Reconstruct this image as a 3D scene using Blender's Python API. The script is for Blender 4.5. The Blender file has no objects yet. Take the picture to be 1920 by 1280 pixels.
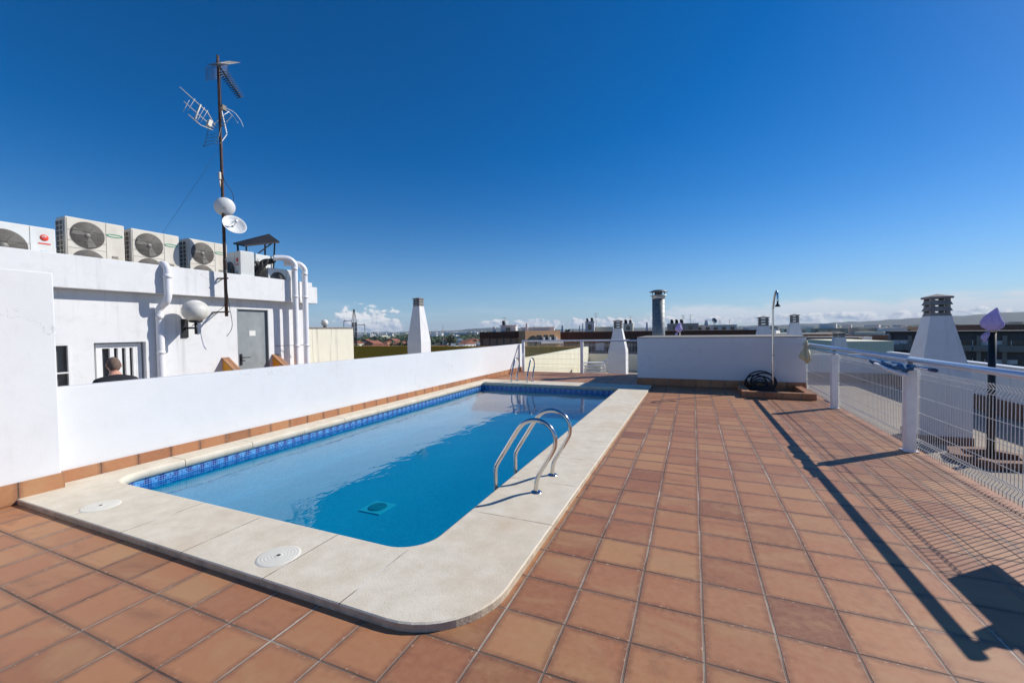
import bpy, bmesh, math, random
from mathutils import Vector, Matrix
PI = math.pi
R = math.radians
sc = bpy.context.scene
col = sc.collection
rnd = random.Random(7)

# ------------------------------------------------------------------ camera
YAW, PITCH, ROLL = R(23.3), math.atan(21/787.), math.atan(.0139)
CAM = Vector((0, 0, 1.6))
fw = Vector((-math.sin(YAW)*math.cos(PITCH), math.cos(YAW)*math.cos(PITCH), -math.sin(PITCH)))
r0 = Vector((math.cos(YAW), math.sin(YAW), 0)); u0 = r0.cross(fw)
RT = r0*math.cos(ROLL)-u0*math.sin(ROLL); UP = r0*math.sin(ROLL)+u0*math.cos(ROLL)
cd = bpy.data.cameras.new('camera'); cam = bpy.data.objects.new('camera', cd); col.objects.link(cam)
cam.matrix_world = Matrix(((RT.x, UP.x, -fw.x, 0), (RT.y, UP.y, -fw.y, 0), (RT.z, UP.z, -fw.z, 1.6), (0, 0, 0, 1)))
cd.sensor_width = 36; cd.lens = 787/1920*36; cd.clip_start = .05; cd.clip_end = 60000
sc.camera = cam
def az(px):
    """direction in plan of a photo column"""
    d = fw+RT*(px-960)/787.
    return d
def far(px, dist):
    """plan position at a distance (depth) along a photo column"""
    d = az(px); return Vector((d.x*dist, d.y*dist, 0))

# ------------------------------------------------------------------ helpers
def tag(o, label=None, cat=None, group=None, kind=None):
    if label: o['label'] = label
    if cat: o['category'] = cat
    if group: o['group'] = group
    if kind: o['kind'] = kind
    return o
def empty(name, loc=(0, 0, 0), rz=0, label=None, cat=None, group=None):
    o = bpy.data.objects.new(name, None); col.objects.link(o)
    o.location = loc; o.rotation_euler = (0, 0, rz); o.empty_display_size = .2
    return tag(o, label, cat, group)
def obj(name, bm, m, parent=None, smooth=False, label=None):
    me = bpy.data.meshes.new(name)
    bmesh.ops.recalc_face_normals(bm, faces=bm.faces[:])
    bm.to_mesh(me); bm.free()
    for mm in (m if isinstance(m, (list, tuple)) else [m]): me.materials.append(mm)
    if smooth:
        for p in me.polygons: p.use_smooth = True
    o = bpy.data.objects.new(name, me); col.objects.link(o)
    if parent: o.parent = parent
    if label: o['label'] = label
    return o
def autosmooth(o, ang=35):
    me = o.data
    bm = bmesh.new(); bm.from_mesh(me)
    for e in bm.edges:
        if len(e.link_faces) == 2 and e.calc_face_angle(0) > R(ang): e.smooth = False
    for f in bm.faces: f.smooth = True
    bm.to_mesh(me); bm.free(); return o
def children(o): return [c for c in bpy.data.objects if c.parent == o]
def copy_tree(o, parent=None):
    c = o.copy(); col.objects.link(c); c.parent = parent
    for ch in children(o): copy_tree(ch, c)
    return c
def B(): return bmesh.new()
def box(bm, x0, x1, y0, y1, z0, z1, mi=0, bev=0):
    vs = [bm.verts.new((x, y, z)) for x in (x0, x1) for y in (y0, y1) for z in (z0, z1)]
    fs = [bm.faces.new([vs[i] for i in q]) for q in ((0, 1, 3, 2), (4, 6, 7, 5), (0, 4, 5, 1), (2, 3, 7, 6), (0, 2, 6, 4), (1, 5, 7, 3))]
    for f in fs: f.material_index = mi
    if bev:
        es = list({e for f in fs for e in f.edges})
        bmesh.ops.bevel(bm, geom=es, offset=bev, segments=2, profile=.5, affect='EDGES', material=mi)
    return fs
def smoothpts(pts, n=6):
    P = [Vector(p) for p in pts]; out = []
    for i in range(len(P)-1):
        a = P[max(i-1, 0)]; b = P[i]; c = P[i+1]; d = P[min(i+2, len(P)-1)]
        for k in range(n):
            t = k/n
            out.append(.5*((2*b)+(c-a)*t+(2*a-5*b+4*c-d)*t*t+(3*b-a-3*c+d)*t**3))
    out.append(P[-1]); return out
def tube(bm, pts, r, seg=10, mi=0, cap=True):
    P = [Vector(p) for p in pts]; rings = []
    rr = r if isinstance(r, (list, tuple)) else [r]*len(P)
    T0 = (P[1]-P[0]).normalized()
    N = T0.orthogonal().normalized()
    for i, p in enumerate(P):
        T = ((P[min(i+1, len(P)-1)]-P[i]).normalized()+(P[i]-P[max(i-1, 0)]).normalized())
        T = T.normalized() if T.length > 1e-6 else T0
        N = (N-T*N.dot(T)); N = N.normalized() if N.length > 1e-6 else T.orthogonal().normalized()
        Bn = T.cross(N)
        rings.append([bm.verts.new(p+(N*math.cos(2*PI*k/seg)+Bn*math.sin(2*PI*k/seg))*rr[i]) for k in range(seg)])
    for a, b in zip(rings, rings[1:]):
        for k in range(seg):
            f = bm.faces.new((a[k], a[(k+1) % seg], b[(k+1) % seg], b[k])); f.material_index = mi; f.smooth = True
    if cap:
        for q in (rings[0][::-1], rings[-1]):
            f = bm.faces.new(q); f.material_index = mi
def lathe(bm, prof, c=(0, 0, 0), axis='z', seg=24, mi=0, mat=None):
    """prof: (radius, height) list"""
    c = Vector(c); rings = []
    M = mat or Matrix.Identity(3)
    if axis == 'x': M = Matrix(((0, 0, 1), (1, 0, 0), (0, 1, 0)))
    if axis == 'y': M = Matrix(((1, 0, 0), (0, 0, 1), (0, -1, 0)))
    for r, h in prof:
        rings.append([bm.verts.new(c+M @ Vector((r*math.cos(2*PI*k/seg), r*math.sin(2*PI*k/seg), h))) for k in range(seg)] if r > 1e-6 else [bm.verts.new(c+M @ Vector((0, 0, h)))])
    for a, b in zip(rings, rings[1:]):
        for k in range(seg):
            k2 = (k+1) % seg
            if len(a) == 1 and len(b) == 1: continue
            if len(a) == 1: f = bm.faces.new((a[0], b[k2], b[k]))
            elif len(b) == 1: f = bm.faces.new((a[k], a[k2], b[0]))
            else: f = bm.faces.new((a[k], a[k2], b[k2], b[k]))
            f.material_index = mi; f.smooth = True
def frustum(bm, cx, cy, z0, z1, w0, d0, w1, d1, mi=0):
    a = [bm.verts.new((cx+sx*w0/2, cy+sy*d0/2, z0)) for sx, sy in ((-1, -1), (1, -1), (1, 1), (-1, 1))]
    b = [bm.verts.new((cx+sx*w1/2, cy+sy*d1/2, z1)) for sx, sy in ((-1, -1), (1, -1), (1, 1), (-1, 1))]
    for k in range(4):
        f = bm.faces.new((a[k], a[(k+1) % 4], b[(k+1) % 4], b[k])); f.material_index = mi
    for q in (a[::-1], b):
        f = bm.faces.new(q); f.material_index = mi
def prism(bm, pts, d, mi=0):
    """closed outline (3D pts) pushed along d"""
    d = Vector(d); a = [bm.verts.new(p) for p in pts]; b = [bm.verts.new(Vector(p)+d) for p in pts]
    n = len(pts)
    for q in (a[::-1], b):
        f = bm.faces.new(q); f.material_index = mi
    for k in range(n):
        f = bm.faces.new((a[k], a[(k+1) % n], b[(k+1) % n], b[k])); f.material_index = mi
def bar(bm, p, q, w, h=None, mi=0):
    """rectangular bar between two points"""
    p, q = Vector(p), Vector(q); h = h or w; T = (q-p).normalized()
    S = T.cross(Vector((0, 0, 1))); S = S.normalized() if S.length > 1e-4 else Vector((1, 0, 0)); Z = S.cross(T)
    vs = [bm.verts.new(c+S*sx*w/2+Z*sz*h/2) for c in (p, q) for sx in (-1, 1) for sz in (-1, 1)]
    for k in ((0, 1, 3, 2), (4, 6, 7, 5), (0, 4, 5, 1), (2, 3, 7, 6), (0, 2, 6, 4), (1, 5, 7, 3)):
        f = bm.faces.new([vs[i] for i in k]); f.material_index = mi

# ------------------------------------------------------------------ materials
class NT:
    def __init__(s, name):
        s.m = bpy.data.materials.new(name); s.m.use_nodes = True; s.t = s.m.node_tree
        s.b = s.t.nodes['Principled BSDF']; s.out = s.t.nodes['Material Output']
    def n(s, t, **k):
        nd = s.t.nodes.new(t)
        for a, b in k.items(): setattr(nd, a, b)
        return nd
    def l(s, a, b): s.t.links.new(a, b)
    def put(s, sock, v):
        if isinstance(v, bpy.types.NodeSocket): s.l(v, sock)
        elif isinstance(v, (tuple, list)) and len(v) == 3 and sock.type == 'RGBA': sock.default_value = (*v, 1)
        else: sock.default_value = v
    def math(s, op, a, b=0., c=0., clamp=False):
        nd = s.n('ShaderNodeMath', operation=op, use_clamp=clamp)
        s.put(nd.inputs[0], a); s.put(nd.inputs[1], b); s.put(nd.inputs[2], c); return nd.outputs[0]
    def mix(s, f, a, b, bt='MIX'):
        nd = s.n('ShaderNodeMix', data_type='RGBA', blend_type=bt)
        s.put(nd.inputs[0], f); s.put(nd.inputs[6], a); s.put(nd.inputs[7], b); return nd.outputs[2]
    def ramp(s, v, stops):
        nd = s.n('ShaderNodeValToRGB'); s.l(v, nd.inputs[0]); e = nd.color_ramp.elements
        while len(e) < len(stops): e.new(.5)
        for i, (p, c) in enumerate(stops):
            e[i].position = p; e[i].color = (*c, 1) if isinstance(c, (tuple, list)) else (c, c, c, 1)
        return nd.outputs[0]
    def co(s, kind='Object'): return s.n('ShaderNodeTexCoord').outputs[kind]
    def noise(s, vec, scale, detail=4, rough=.55, dist=0, out=0, dims='3D'):
        nd = s.n('ShaderNodeTexNoise', noise_dimensions=dims)
        if vec: s.l(vec, nd.inputs['Vector'])
        nd.inputs['Scale'].default_value = scale; nd.inputs['Detail'].default_value = detail
        nd.inputs['Roughness'].default_value = rough; nd.inputs['Distortion'].default_value = dist
        return nd.outputs[out]
    def mapp(s, vec, scale=(1, 1, 1), loc=(0, 0, 0), rot=(0, 0, 0)):
        nd = s.n('ShaderNodeMapping'); s.l(vec, nd.inputs[0]); nd.inputs['Scale'].default_value = scale
        nd.inputs['Location'].default_value = loc; nd.inputs['Rotation'].default_value = rot; return nd.outputs[0]
    def bump(s, h, strength=.3, dist=.01, normal=None):
        nd = s.n('ShaderNodeBump'); s.l(h, nd.inputs['Height']); nd.inputs['Strength'].default_value = strength
        nd.inputs['Distance'].default_value = dist
        if normal: s.l(normal, nd.inputs['Normal'])
        return nd.outputs[0]
    def set(s, **k):
        names = dict(color='Base Color', rough='Roughness', metal='Metallic', normal='Normal', spec='Specular IOR Level', alpha='Alpha', trans='Transmission Weight', coat='Coat Weight')
        for a, v in k.items(): s.put(s.b.inputs[names[a]], v)
        return s.m
def simple(name, c, rough=.6, metal=0, var=.12, scale=6, bump=.0, bscale=60, spec=.5, dirt=None, dirtamt=.5):
    t = NT(name); v = t.co()
    n = t.noise(v, scale, 5, .6)
    hi = tuple(min(1, x*(1+var)) for x in c); lo = tuple(x*(1-var) for x in c)
    cc = t.ramp(n, [(.3, lo), (.7, hi)])
    if dirt:
        d = t.noise(t.mapp(v, (1, 1, .35)), scale*.6, 6, .65)
        dm = t.ramp(d, [(.52, 0.), (.75, dirtamt)])
        cc = t.mix(dm, cc, dirt)
    t.set(color=cc, rough=rough, metal=metal, spec=spec)
    if bump: t.set(normal=t.bump(t.noise(v, bscale, 3), bump, .003))
    return t.m
def plaster(name, c=(.73, .74, .75), stain=(.62, .62, .6), amt=.25, streak=0.):
    t = NT(name); v = t.co()
    big = t.noise(v, .9, 5, .6); fine = t.noise(v, 140, 3, .6); mid = t.noise(v, 5, 5, .6)
    base = t.ramp(big, [(.3, tuple(x*.955 for x in c)), (.7, tuple(min(.9, x*1.02) for x in c))])
    sm = t.math('MULTIPLY', t.ramp(mid, [(.5, 0.), (.8, 1.)]), amt)
    cc = t.mix(sm, base, stain)
    if streak:
        s1 = t.noise(t.mapp(v, (3.2, 3.2, .12)), 2.2, 4, .6)
        cc = t.mix(t.ramp(s1, [(.56, 0.), (.74, streak)]), cc, (.3, .29, .27))
    vo = t.n('ShaderNodeTexVoronoi', feature='DISTANCE_TO_EDGE'); wv = t.n('ShaderNodeVectorMath', operation='MULTIPLY_ADD')
    t.l(t.noise(v, 2.3, 5, .6, 0, 1), wv.inputs[0]); wv.inputs[1].default_value = (.9,)*3; t.l(v, wv.inputs[2]); t.l(wv.outputs[0], vo.inputs['Vector']); vo.inputs['Scale'].default_value = .55
    ck_ = t.math('MULTIPLY', t.math('LESS_THAN', vo.outputs['Distance'], .0022), t.ramp(t.noise(v, .8, 2), [(.50, 0.), (.58, .55)]))
    cc = t.mix(ck_, cc, (.42, .41, .40))
    dr_ = t.noise(t.mapp(v, (7, 7, .35)), 1.6, 4, .6)
    cc = t.mix(t.math('MULTIPLY', t.ramp(dr_, [(.60, 0.), (.78, .22)]), t.ramp(mid, [(.4, 0.), (.6, 1.)])), cc, (.52, .50, .45))
    b1 = t.bump(fine, .22, .004); b2 = t.bump(mid, .25, .012, b1)
    return t.set(color=cc, rough=.85, normal=b2, spec=.25)
M = {}
M['wall'] = plaster('white_plaster')
M['wall_old'] = plaster('aged_white_plaster', (.76, .765, .77), (.5, .49, .47), .3, .28)
M['cream'] = plaster('cream_plaster', (.78, .74, .60), (.55, .52, .45), .3, .9)
M['cream_clean'] = plaster('pale_cream_plaster', (.80, .76, .58), (.55, .52, .45), .2)
M['ochre'] = plaster('ochre_plaster', (.90, .385, .045), (.35, .2, .05), .3)
M['chim'] = plaster('chimney_plaster', (.80, .79, .78), (.5, .48, .46), .35, .25)
M['concrete'] = simple('grey_concrete', (.26, .24, .22), .9, var=.2, scale=9, bump=.5, bscale=80, dirt=(.12, .11, .1))
M['floor_r'] = None
M['steel'] = simple('polished_steel', (.62, .60, .58), .16, 1, var=.06, scale=14)
M['galv'] = simple('galvanised_steel', (.21, .225, .23), .55, .35, var=.3, scale=11, bump=.15, bscale=40)
M['galv_dark'] = simple('dull_metal', (.22, .22, .22), .5, .7, var=.3, scale=11)
M['white_paint'] = simple('white_painted_metal', (.80, .81, .82), .38, 0, var=.05, scale=9, dirt=(.45, .40, .34), dirtamt=.3)
M['wire'] = simple('white_coated_wire', (.72, .72, .70), .4, 0, var=.05)
M['pvc'] = simple('white_plastic_pipe', (.80, .80, .82), .3, 0, var=.04, dirt=(.55, .52, .48), dirtamt=.25)
M['rail'] = simple('bluish_white_rail', (.62, .70, .82), .28, .25, var=.04)
M['rust'] = simple('rusty_steel', (.085, .05, .04), .8, .3, var=.5, scale=25, bump=.4, bscale=120, dirt=(.26, .14, .08), dirtamt=.7)
M['dark'] = simple('black_metal', (.02, .02, .022), .45, .2, var=.2)
M['rubber'] = simple('black_rubber', (.015, .015, .016), .6, 0, var=.3)
M['door_grey'] = simple('grey_painted_door', (.25, .28, .29), .5, 0, var=.12, scale=5, bump=.15, bscale=30, dirt=(.42, .44, .44), dirtamt=.35)
M['paper'] = simple('paper_notice', (.75, .75, .72), .8, 0, var=.05)
M['glassdark'] = simple('dark_glass', (.05, .055, .06), .12, 0, var=.3, scale=2, spec=.7)
M['glassgrey'] = simple('grey_window_glass', (.13, .13, .125), .2, 0, var=.25, scale=3, spec=.6)
M['winframe'] = simple('white_window_frame', (.78, .78, .78), .4, 0, var=.05)
M['globe'] = simple('weathered_opal_globe', (.70, .69, .64), .45, 0, var=.1, scale=5, bump=.1, bscale=20, dirt=(.35, .33, .26), dirtamt=.6)
M['ac'] = simple('beige_casing', (.66, .62, .54), .5, 0, var=.05, scale=4, dirt=(.40, .34, .26), dirtamt=.35)
M['acw'] = simple('white_casing', (.70, .72, .70), .45, 0, var=.05, scale=4, dirt=(.45, .43, .38), dirtamt=.3)
M['acdark'] = simple('fan_grille_dark', (.10, .09, .08), .6, 0, var=.25, scale=6)
M['fan'] = simple('fan_blade_grey', (.19, .18, .16), .5, 0, var=.1)
M['acring'] = simple('grille_wire', (.24, .22, .19), .5, .2, var=.1)
M['green'] = simple('green_badge', (.05, .42, .25), .5, 0, var=.05)
M['red'] = simple('red_badge', (.75, .06, .04), .5, 0, var=.05)
M['bluegrey'] = simple('pale_blue_sticker', (.45, .60, .68), .5, 0, var=.1)
M['purple'] = None
M['bluenet'] = simple('blue_net_cloth', (.03, .12, .25), .8, 0, var=.6, scale=22, bump=.9, bscale=55)
M['alupole'] = simple('aluminium_pole', (.65, .70, .80), .25, .85, var=.05)
M['skin'] = simple('skin', (.58, .30, .21), .55, 0, var=.1, scale=14)
M['hair'] = simple('short_grey_hair', (.15, .10, .075), .85, 0, var=.4, scale=60, bump=.6, bscale=220)
M['shirt'] = simple('black_shirt', (.012, .013, .02), .85, 0, var=.3, scale=12, bump=.3, bscale=30)
M['trouser'] = simple('blue_trousers', (.03, .04, .07), .85, 0, var=.2)
M['chair'] = simple('white_plastic', (.75, .76, .76), .4, 0, var=.04)
M['brownfac'] = plaster('dark_brown_render', (.12, .06, .042), (.05, .03, .02), .4)
M['peach'] = plaster('peach_render', (.62, .36, .20), (.45, .28, .18), .3)
M['darkfac'] = plaster('dark_grey_facade', (.11, .105, .115), (.08, .075, .08), .4)
M['pillar'] = plaster('grey_beige_pillar', (.25, .23, .21), (.2, .19, .17), .3)
M['white_far'] = plaster('white_render', (.72, .71, .68), (.45, .43, .4), .4)
M['beige_far'] = plaster('beige_render', (.50, .44, .35), (.35, .31, .25), .4)
M['roof_terra'] = simple('terracotta_roof', (.33, .12, .07), .85, 0, var=.3, scale=1.5)
M['roof_dark'] = simple('dark_roof_edge', (.03, .026, .028), .7, 0, var=.3)
M['brick'] = simple('brown_brick', (.20, .10, .065), .8, 0, var=.25, scale=3)
M['bark'] = simple('tree_bark', (.10, .07, .05), .9, 0, var=.3)
M['leaf'] = simple('dark_leaves', (.045, .075, .028), .7, 0, var=.5, scale=.9)
M['leaf2'] = simple('olive_leaves', (.075, .095, .045), .7, 0, var=.5, scale=.9)

def cloth(name, c, tr=.4):
    t = NT(name); v = t.co()
    n = t.noise(v, 26, 4, .6, 1.2)
    t.set(color=t.ramp(n, [(.3, tuple(x*.8 for x in c)), (.7, c)]), rough=.45)
    t.set(normal=t.bump(t.noise(t.mapp(v, (1, 1, .3)), 30, 5, .65, 1.5), .9, .03))
    tl = t.n('ShaderNodeBsdfTranslucent'); tl.inputs[0].default_value = (*c, 1)
    mx = t.n('ShaderNodeMixShader'); mx.inputs[0].default_value = tr
    t.l(t.b.outputs[0], mx.inputs[1]); t.l(tl.outputs[0], mx.inputs[2]); t.l(mx.outputs[0], t.out.inputs[0])
    return t.m
M['purple'] = cloth('lilac_plastic_bag', (.60, .54, .84))
M['bag'] = cloth('cream_plastic_bag', (.72, .68, .52))

def terracotta(name, pitch=.345, ox=.05, oy=.091, axis='xy', grout_w=.0042):
    """square clay tiles; each tile has its own tone, kiln flashing and a worn joint"""
    t = NT(name); v = t.co()
    wob = t.noise(v, 2.5, 3, .5, 0, 1)
    wv = t.n('ShaderNodeVectorMath', operation='MULTIPLY_ADD'); t.l(wob, wv.inputs[0]); wv.inputs[1].default_value = (.006,)*3
    t.l(v, wv.inputs[2])
    sep = t.n('ShaderNodeSeparateXYZ'); t.l(wv.outputs[0], sep.inputs[0])
    a = sep.outputs['XYZ'.index(axis[0].upper())]; b = sep.outputs['XYZ'.index(axis[1].upper())]
    u = t.math('DIVIDE', t.math('SUBTRACT', a, ox), pitch); w = t.math('DIVIDE', t.math('SUBTRACT', b, oy), pitch)
    fu, fv = t.math('FRACT', u), t.math('FRACT', w)
    iu, iv = t.math('FLOOR', u), t.math('FLOOR', w)
    eu = t.math('MINIMUM', fu, t.math('SUBTRACT', 1, fu)); ev = t.math('MINIMUM', fv, t.math('SUBTRACT', 1, fv))
    e = t.math('MINIMUM', eu, ev)
    cmb = t.n('ShaderNodeCombineXYZ'); t.l(iu, cmb.inputs[0]); t.l(iv, cmb.inputs[1])
    wn = t.n('ShaderNodeTexWhiteNoise'); t.l(cmb.outputs[0], wn.inputs['Vector'])
    # colour
    off = t.n('ShaderNodeVectorMath', operation='MULTIPLY_ADD'); t.l(wn.outputs['Color'], off.inputs[0]); off.inputs[1].default_value = (31, 17, 9); t.l(v, off.inputs[2])
    blot = t.noise(t.mapp(off.outputs[0], (.85, 1.8, 1)), 1.7, 5, .6, .6)
    fine = t.noise(off.outputs[0], 26, 5, .65)
    base = t.ramp(wn.outputs['Value'], [(0., (.29, .110, .050)), (.2, (.42, .178, .080)), (.4, (.34, .135, .064)), (.6, (.46, .208, .090)), (.8, (.38, .165, .076)), (.93, (.48, .240, .105)), (1., (.25, .095, .045))])
    base = t.mix(t.ramp(blot, [(.50, 0.), (.68, .7)]), base, (.44, .25, .115))
    base = t.mix(t.ramp(blot, [(.28, .6), (.42, 0.)]), base, (.19, .075, .04))
    base = t.mix(t.ramp(fine, [(.35, .0), (.8, .28)]), base, (.50, .30, .17))
    edge_dark = t.ramp(t.math('ADD', e, t.math('MULTIPLY', t.math('SUBTRACT', fine, .5), .10)), [(.02, .62), (.12, 0.)])
    base = t.mix(edge_dark, base, (.17, .075, .045))
    # dust specks
    chip = t.noise(v, 34, 3, .6)
    base = t.mix(t.math('MULTIPLY', t.ramp(chip, [(.60, 0.), (.66, .8)]), t.ramp(e, [(.03, 1.), (.07, 0.)])), base, (.55, .36, .24))
    stain = t.noise(t.mapp(v, (1, 1, 1), (3.1, 7.7, 0)), 1.9, 6, .7, .8)
    base = t.mix(t.ramp(stain, [(.58, 0.), (.70, .38)]), base, (.16, .085, .05))
    lime = t.noise(t.mapp(v, (1, 1, 1), (13.1, 2.7, 0)), 4.2, 6, .75, .4)
    base = t.mix(t.ramp(lime, [(.64, 0.), (.78, .35)]), base, (.60, .46, .34))
    sp = t.noise(v, 55, 2, .5)
    base = t.mix(t.ramp(sp, [(.76, 0.), (.80, .5)]), base, (.62, .50, .40))
    big = t.noise(v, .55, 4, .6)
    base = t.mix(t.ramp(big, [(.4, 0.), (.75, .3)]), base, (.36, .19, .115))
    gm = t.ramp(t.math('ADD', e, t.math('MULTIPLY', t.math('SUBTRACT', t.noise(v, 60, 3), .5), .008)), [(grout_w/pitch*1.0, 1.), (grout_w/pitch*1.0+.007, 0.)])
    gn = t.noise(t.mapp(v, (1, 1, 1)), 1.1, 4, .7)
    gcol = t.ramp(gn, [(.38, (.12, .075, .055)), (.52, (.26, .20, .155)), (.66, (.50, .44, .36))])
    cc = t.mix(gm, base, gcol)
    cross = t.math('LESS_THAN', ev, eu)
    gcol2 = t.ramp(gn, [(.40, (.09, .055, .04)), (.58, (.17, .12, .09)), (.72, (.36, .30, .24))])
    cc = t.mix(gm, base, t.mix(cross, gcol, gcol2))
    hgt = t.math('MULTIPLY', gm, -1)
    h2 = t.math('ADD', hgt, t.math('MULTIPLY', blot, .25)); h3 = t.math('ADD', h2, t.math('MULTIPLY', fine, .12))
    tilt = t.math('MULTIPLY', t.math('SUBTRACT', wn.outputs['Value'], .5), t.math('ADD', t.math('SUBTRACT', fu, .5), t.math('SUBTRACT', fv, .5)))
    h4 = t.math('ADD', h3, t.math('MULTIPLY', tilt, .8))
    rg = t.ramp(fine, [(.3, .42), (.7, .62)])
    rg2 = t.math('MAXIMUM', rg, t.math('MULTIPLY', gm, .9))
    return t.set(color=cc, rough=rg2, normal=t.bump(h4, .55, .006), spec=.4)
M['tiles'] = terracotta('terracotta_deck_tiles')
M['skirt_y'] = terracotta('terracotta_skirting_along', .345, 0, .06, 'zy')
M['skirt_x'] = terracotta('terracotta_skirting_across', .345, .08, 0, 'xz')
for k in ('skirt_y', 'skirt_x'):
    pass

def coping_mat():
    t = NT('beige_cast_stone'); v = t.co()
    pit = t.noise(v, 95, 4, .7); mid = t.noise(v, 7, 5, .6); big = t.noise(v, 1.2, 4, .6)
    c = t.ramp(mid, [(.3, (.64, .57, .445)), (.7, (.76, .69, .56))])
    c = t.mix(t.ramp(big, [(.5, 0.), (.7, .45)]), c, (.60, .44, .28))
    c = t.mix(t.ramp(pit, [(.30, .55), (.42, 0.)]), c, (.34, .28, .21))
    sep = t.n('ShaderNodeSeparateXYZ'); t.l(v, sep.inputs[0]); x, y = sep.outputs[0], sep.outputs[1]
    def line(s, p, w=.0048):
        return t.math('LESS_THAN', t.math('ABSOLUTE', t.math('SUBTRACT', s, p)), w)
    infront = t.math('MAXIMUM', t.math('LESS_THAN', y, 2.41), t.math('GREATER_THAN', y, 11.25))
    jf = line(x, -3.36)
    for p in (-2.51, -1.865, -4.15, -4.95): jf = t.math('MAXIMUM', jf, line(x, p))
    jf = t.math('MULTIPLY', jf, infront)
    side = t.math('SUBTRACT', 1, infront)
    fy = t.math('FRACT', t.math('DIVIDE', t.math('SUBTRACT', y, 2.71), .87))
    js = t.math('MULTIPLY', t.math('LESS_THAN', t.math('ABSOLUTE', t.math('SUBTRACT', fy, .5)), .0055), side)
    j = t.math('MAXIMUM', jf, js)
    jn = t.noise(v, 3, 3)
    jc = t.ramp(jn, [(.45, (.20, .15, .11)), (.6, (.76, .73, .66))])
    c = t.mix(t.math('MULTIPLY', j, .85), c, jc)
    h = t.math('SUBTRACT', t.math('MULTIPLY', pit, 1.), t.math('MULTIPLY', j, 1.5))
    return t.set(color=c, rough=.9, normal=t.bump(h, .5, .004), spec=.2)
M['coping'] = coping_mat()
M['coping_edge'] = simple('rough_stone_edge', (.50, .42, .31), .95, 0, var=.25, scale=12, bump=.9, bscale=70, dirt=(.30, .22, .14))

def pooltile(name, band=False):
    t = NT(name); v = t.co()
    sep = t.n('ShaderNodeSeparateXYZ'); t.l(v, sep.inputs[0]); x, y, z = sep.outputs
    geo = t.n('ShaderNodeNewGeometry'); gs = t.n('ShaderNodeSeparateXYZ'); t.l(geo.outputs['Normal'], gs.inputs[0])
    up = t.math('ABSOLUTE', gs.outputs[2])
    isup = t.math('GREATER_THAN', up, .5)
    s = t.math('ADD', x, y)           # runs along either wall direction
    A = t.math('ADD', t.math('MULTIPLY', isup, x), t.math('MULTIPLY', t.math('SUBTRACT', 1, isup), s))
    Bz = t.math('ADD', t.math('MULTIPLY', isup, y), t.math('MULTIPLY', t.math('SUBTRACT', 1, isup), z))
    p = .025
    ua, ub = t.math('DIVIDE', A, p), t.math('DIVIDE', Bz, p)
    fa, fb = t.math('FRACT', ua), t.math('FRACT', ub)
    ea = t.math('MINIMUM', fa, t.math('SUBTRACT', 1, fa)); eb = t.math('MINIMUM', fb, t.math('SUBTRACT', 1, fb))
    g = t.math('LESS_THAN', t.math('MINIMUM', ea, eb), .07)
    cmb = t.n('ShaderNodeCombineXYZ'); t.l(t.math('FLOOR', ua), cmb.inputs[0]); t.l(t.math('FLOOR', ub), cmb.inputs[1])
    wn = t.n('ShaderNodeTexWhiteNoise'); t.l(cmb.outputs[0], wn.inputs['Vector'])
    if band:
        c = t.ramp(wn.outputs['Value'], [(0., (.012, .07, .34)), (.5, (.03, .20, .55)), (1., (.10, .36, .70))])
        fm = t.math('FRACT', t.math('DIVIDE', A, .15))
        motif = t.math('MULTIPLY', t.math('LESS_THAN', t.math('ABSOLUTE', t.math('SUBTRACT', fm, .5)), .21), 1)
        cz = t.math('LESS_THAN', t.math('ABSOLUTE', t.math('SUBTRACT', z, -.095)), .030)
        c = t.mix(t.math('MULTIPLY', motif, t.math('MULTIPLY', cz, .9)), c, (.012, .012, .20))
        cz2 = t.math('LESS_THAN', t.math('ABSOLUTE', t.math('SUBTRACT', z, -.060)), .012)
        c = t.mix(t.math('MULTIPLY', t.math('SUBTRACT', 1, motif), t.math('MULTIPLY', cz2, .6)), c, (.30, .62, .80))
    else:
        c = t.ramp(wn.outputs['Value'], [(0., (.10, .42, .56)), (.5, (.13, .48, .63)), (1., (.17, .55, .69))])
        c = t.mix(t.ramp(t.noise(v, 1.6, 4, .6), [(.35, .0), (.7, .3)]), c, (.09, .38, .55))
    c = t.mix(g, c, (.36, .66, .74) if not band else (.22, .40, .62))
    return t.set(color=c, rough=.25)
M['pool'] = pooltile('blue_mosaic'); M['band'] = pooltile('patterned_blue_mosaic', True)

def water():
    t = NT('pool_water'); v = t.co()
    n1 = t.noise(t.mapp(v, (1.0, .6, 1)), 5.0, 3, .5, .5)
    n2 = t.noise(t.mapp(v, (1, 1, 1)), .8, 1, .4)
    h = t.math('ADD', t.math('MULTIPLY', n1, .35), t.math('MULTIPLY', n2, 1.))
    nrm = t.bump(h, .30, .035)
    ge = t.n('ShaderNodeNewGeometry'); dt = t.n('ShaderNodeVectorMath', operation='DOT_PRODUCT'); t.l(nrm, dt.inputs[0]); t.l(ge.outputs['Incoming'], dt.inputs[1])
    om = t.math('SUBTRACT', 1, t.math('ABSOLUTE', dt.outputs['Value']), clamp=True)
    frv = t.math('MULTIPLY_ADD', t.math('POWER', om, 5), .98, .02, clamp=True)      # Schlick reflectance of water
    tr = t.n('ShaderNodeBsdfTransparent'); tr.inputs[0].default_value = (.09, .61, .74, 1)
    gl = t.n('ShaderNodeBsdfGlossy'); gl.inputs['Roughness'].default_value = .0; gl.inputs[0].default_value = (.95, .97, 1, 1); t.l(nrm, gl.inputs['Normal'])
    mx = t.n('ShaderNodeMixShader'); t.l(frv, mx.inputs[0]); t.l(tr.outputs[0], mx.inputs[1]); t.l(gl.outputs[0], mx.inputs[2])
    t.l(mx.outputs[0], t.out.inputs[0]); return t.m
M['water'] = water()

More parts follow.
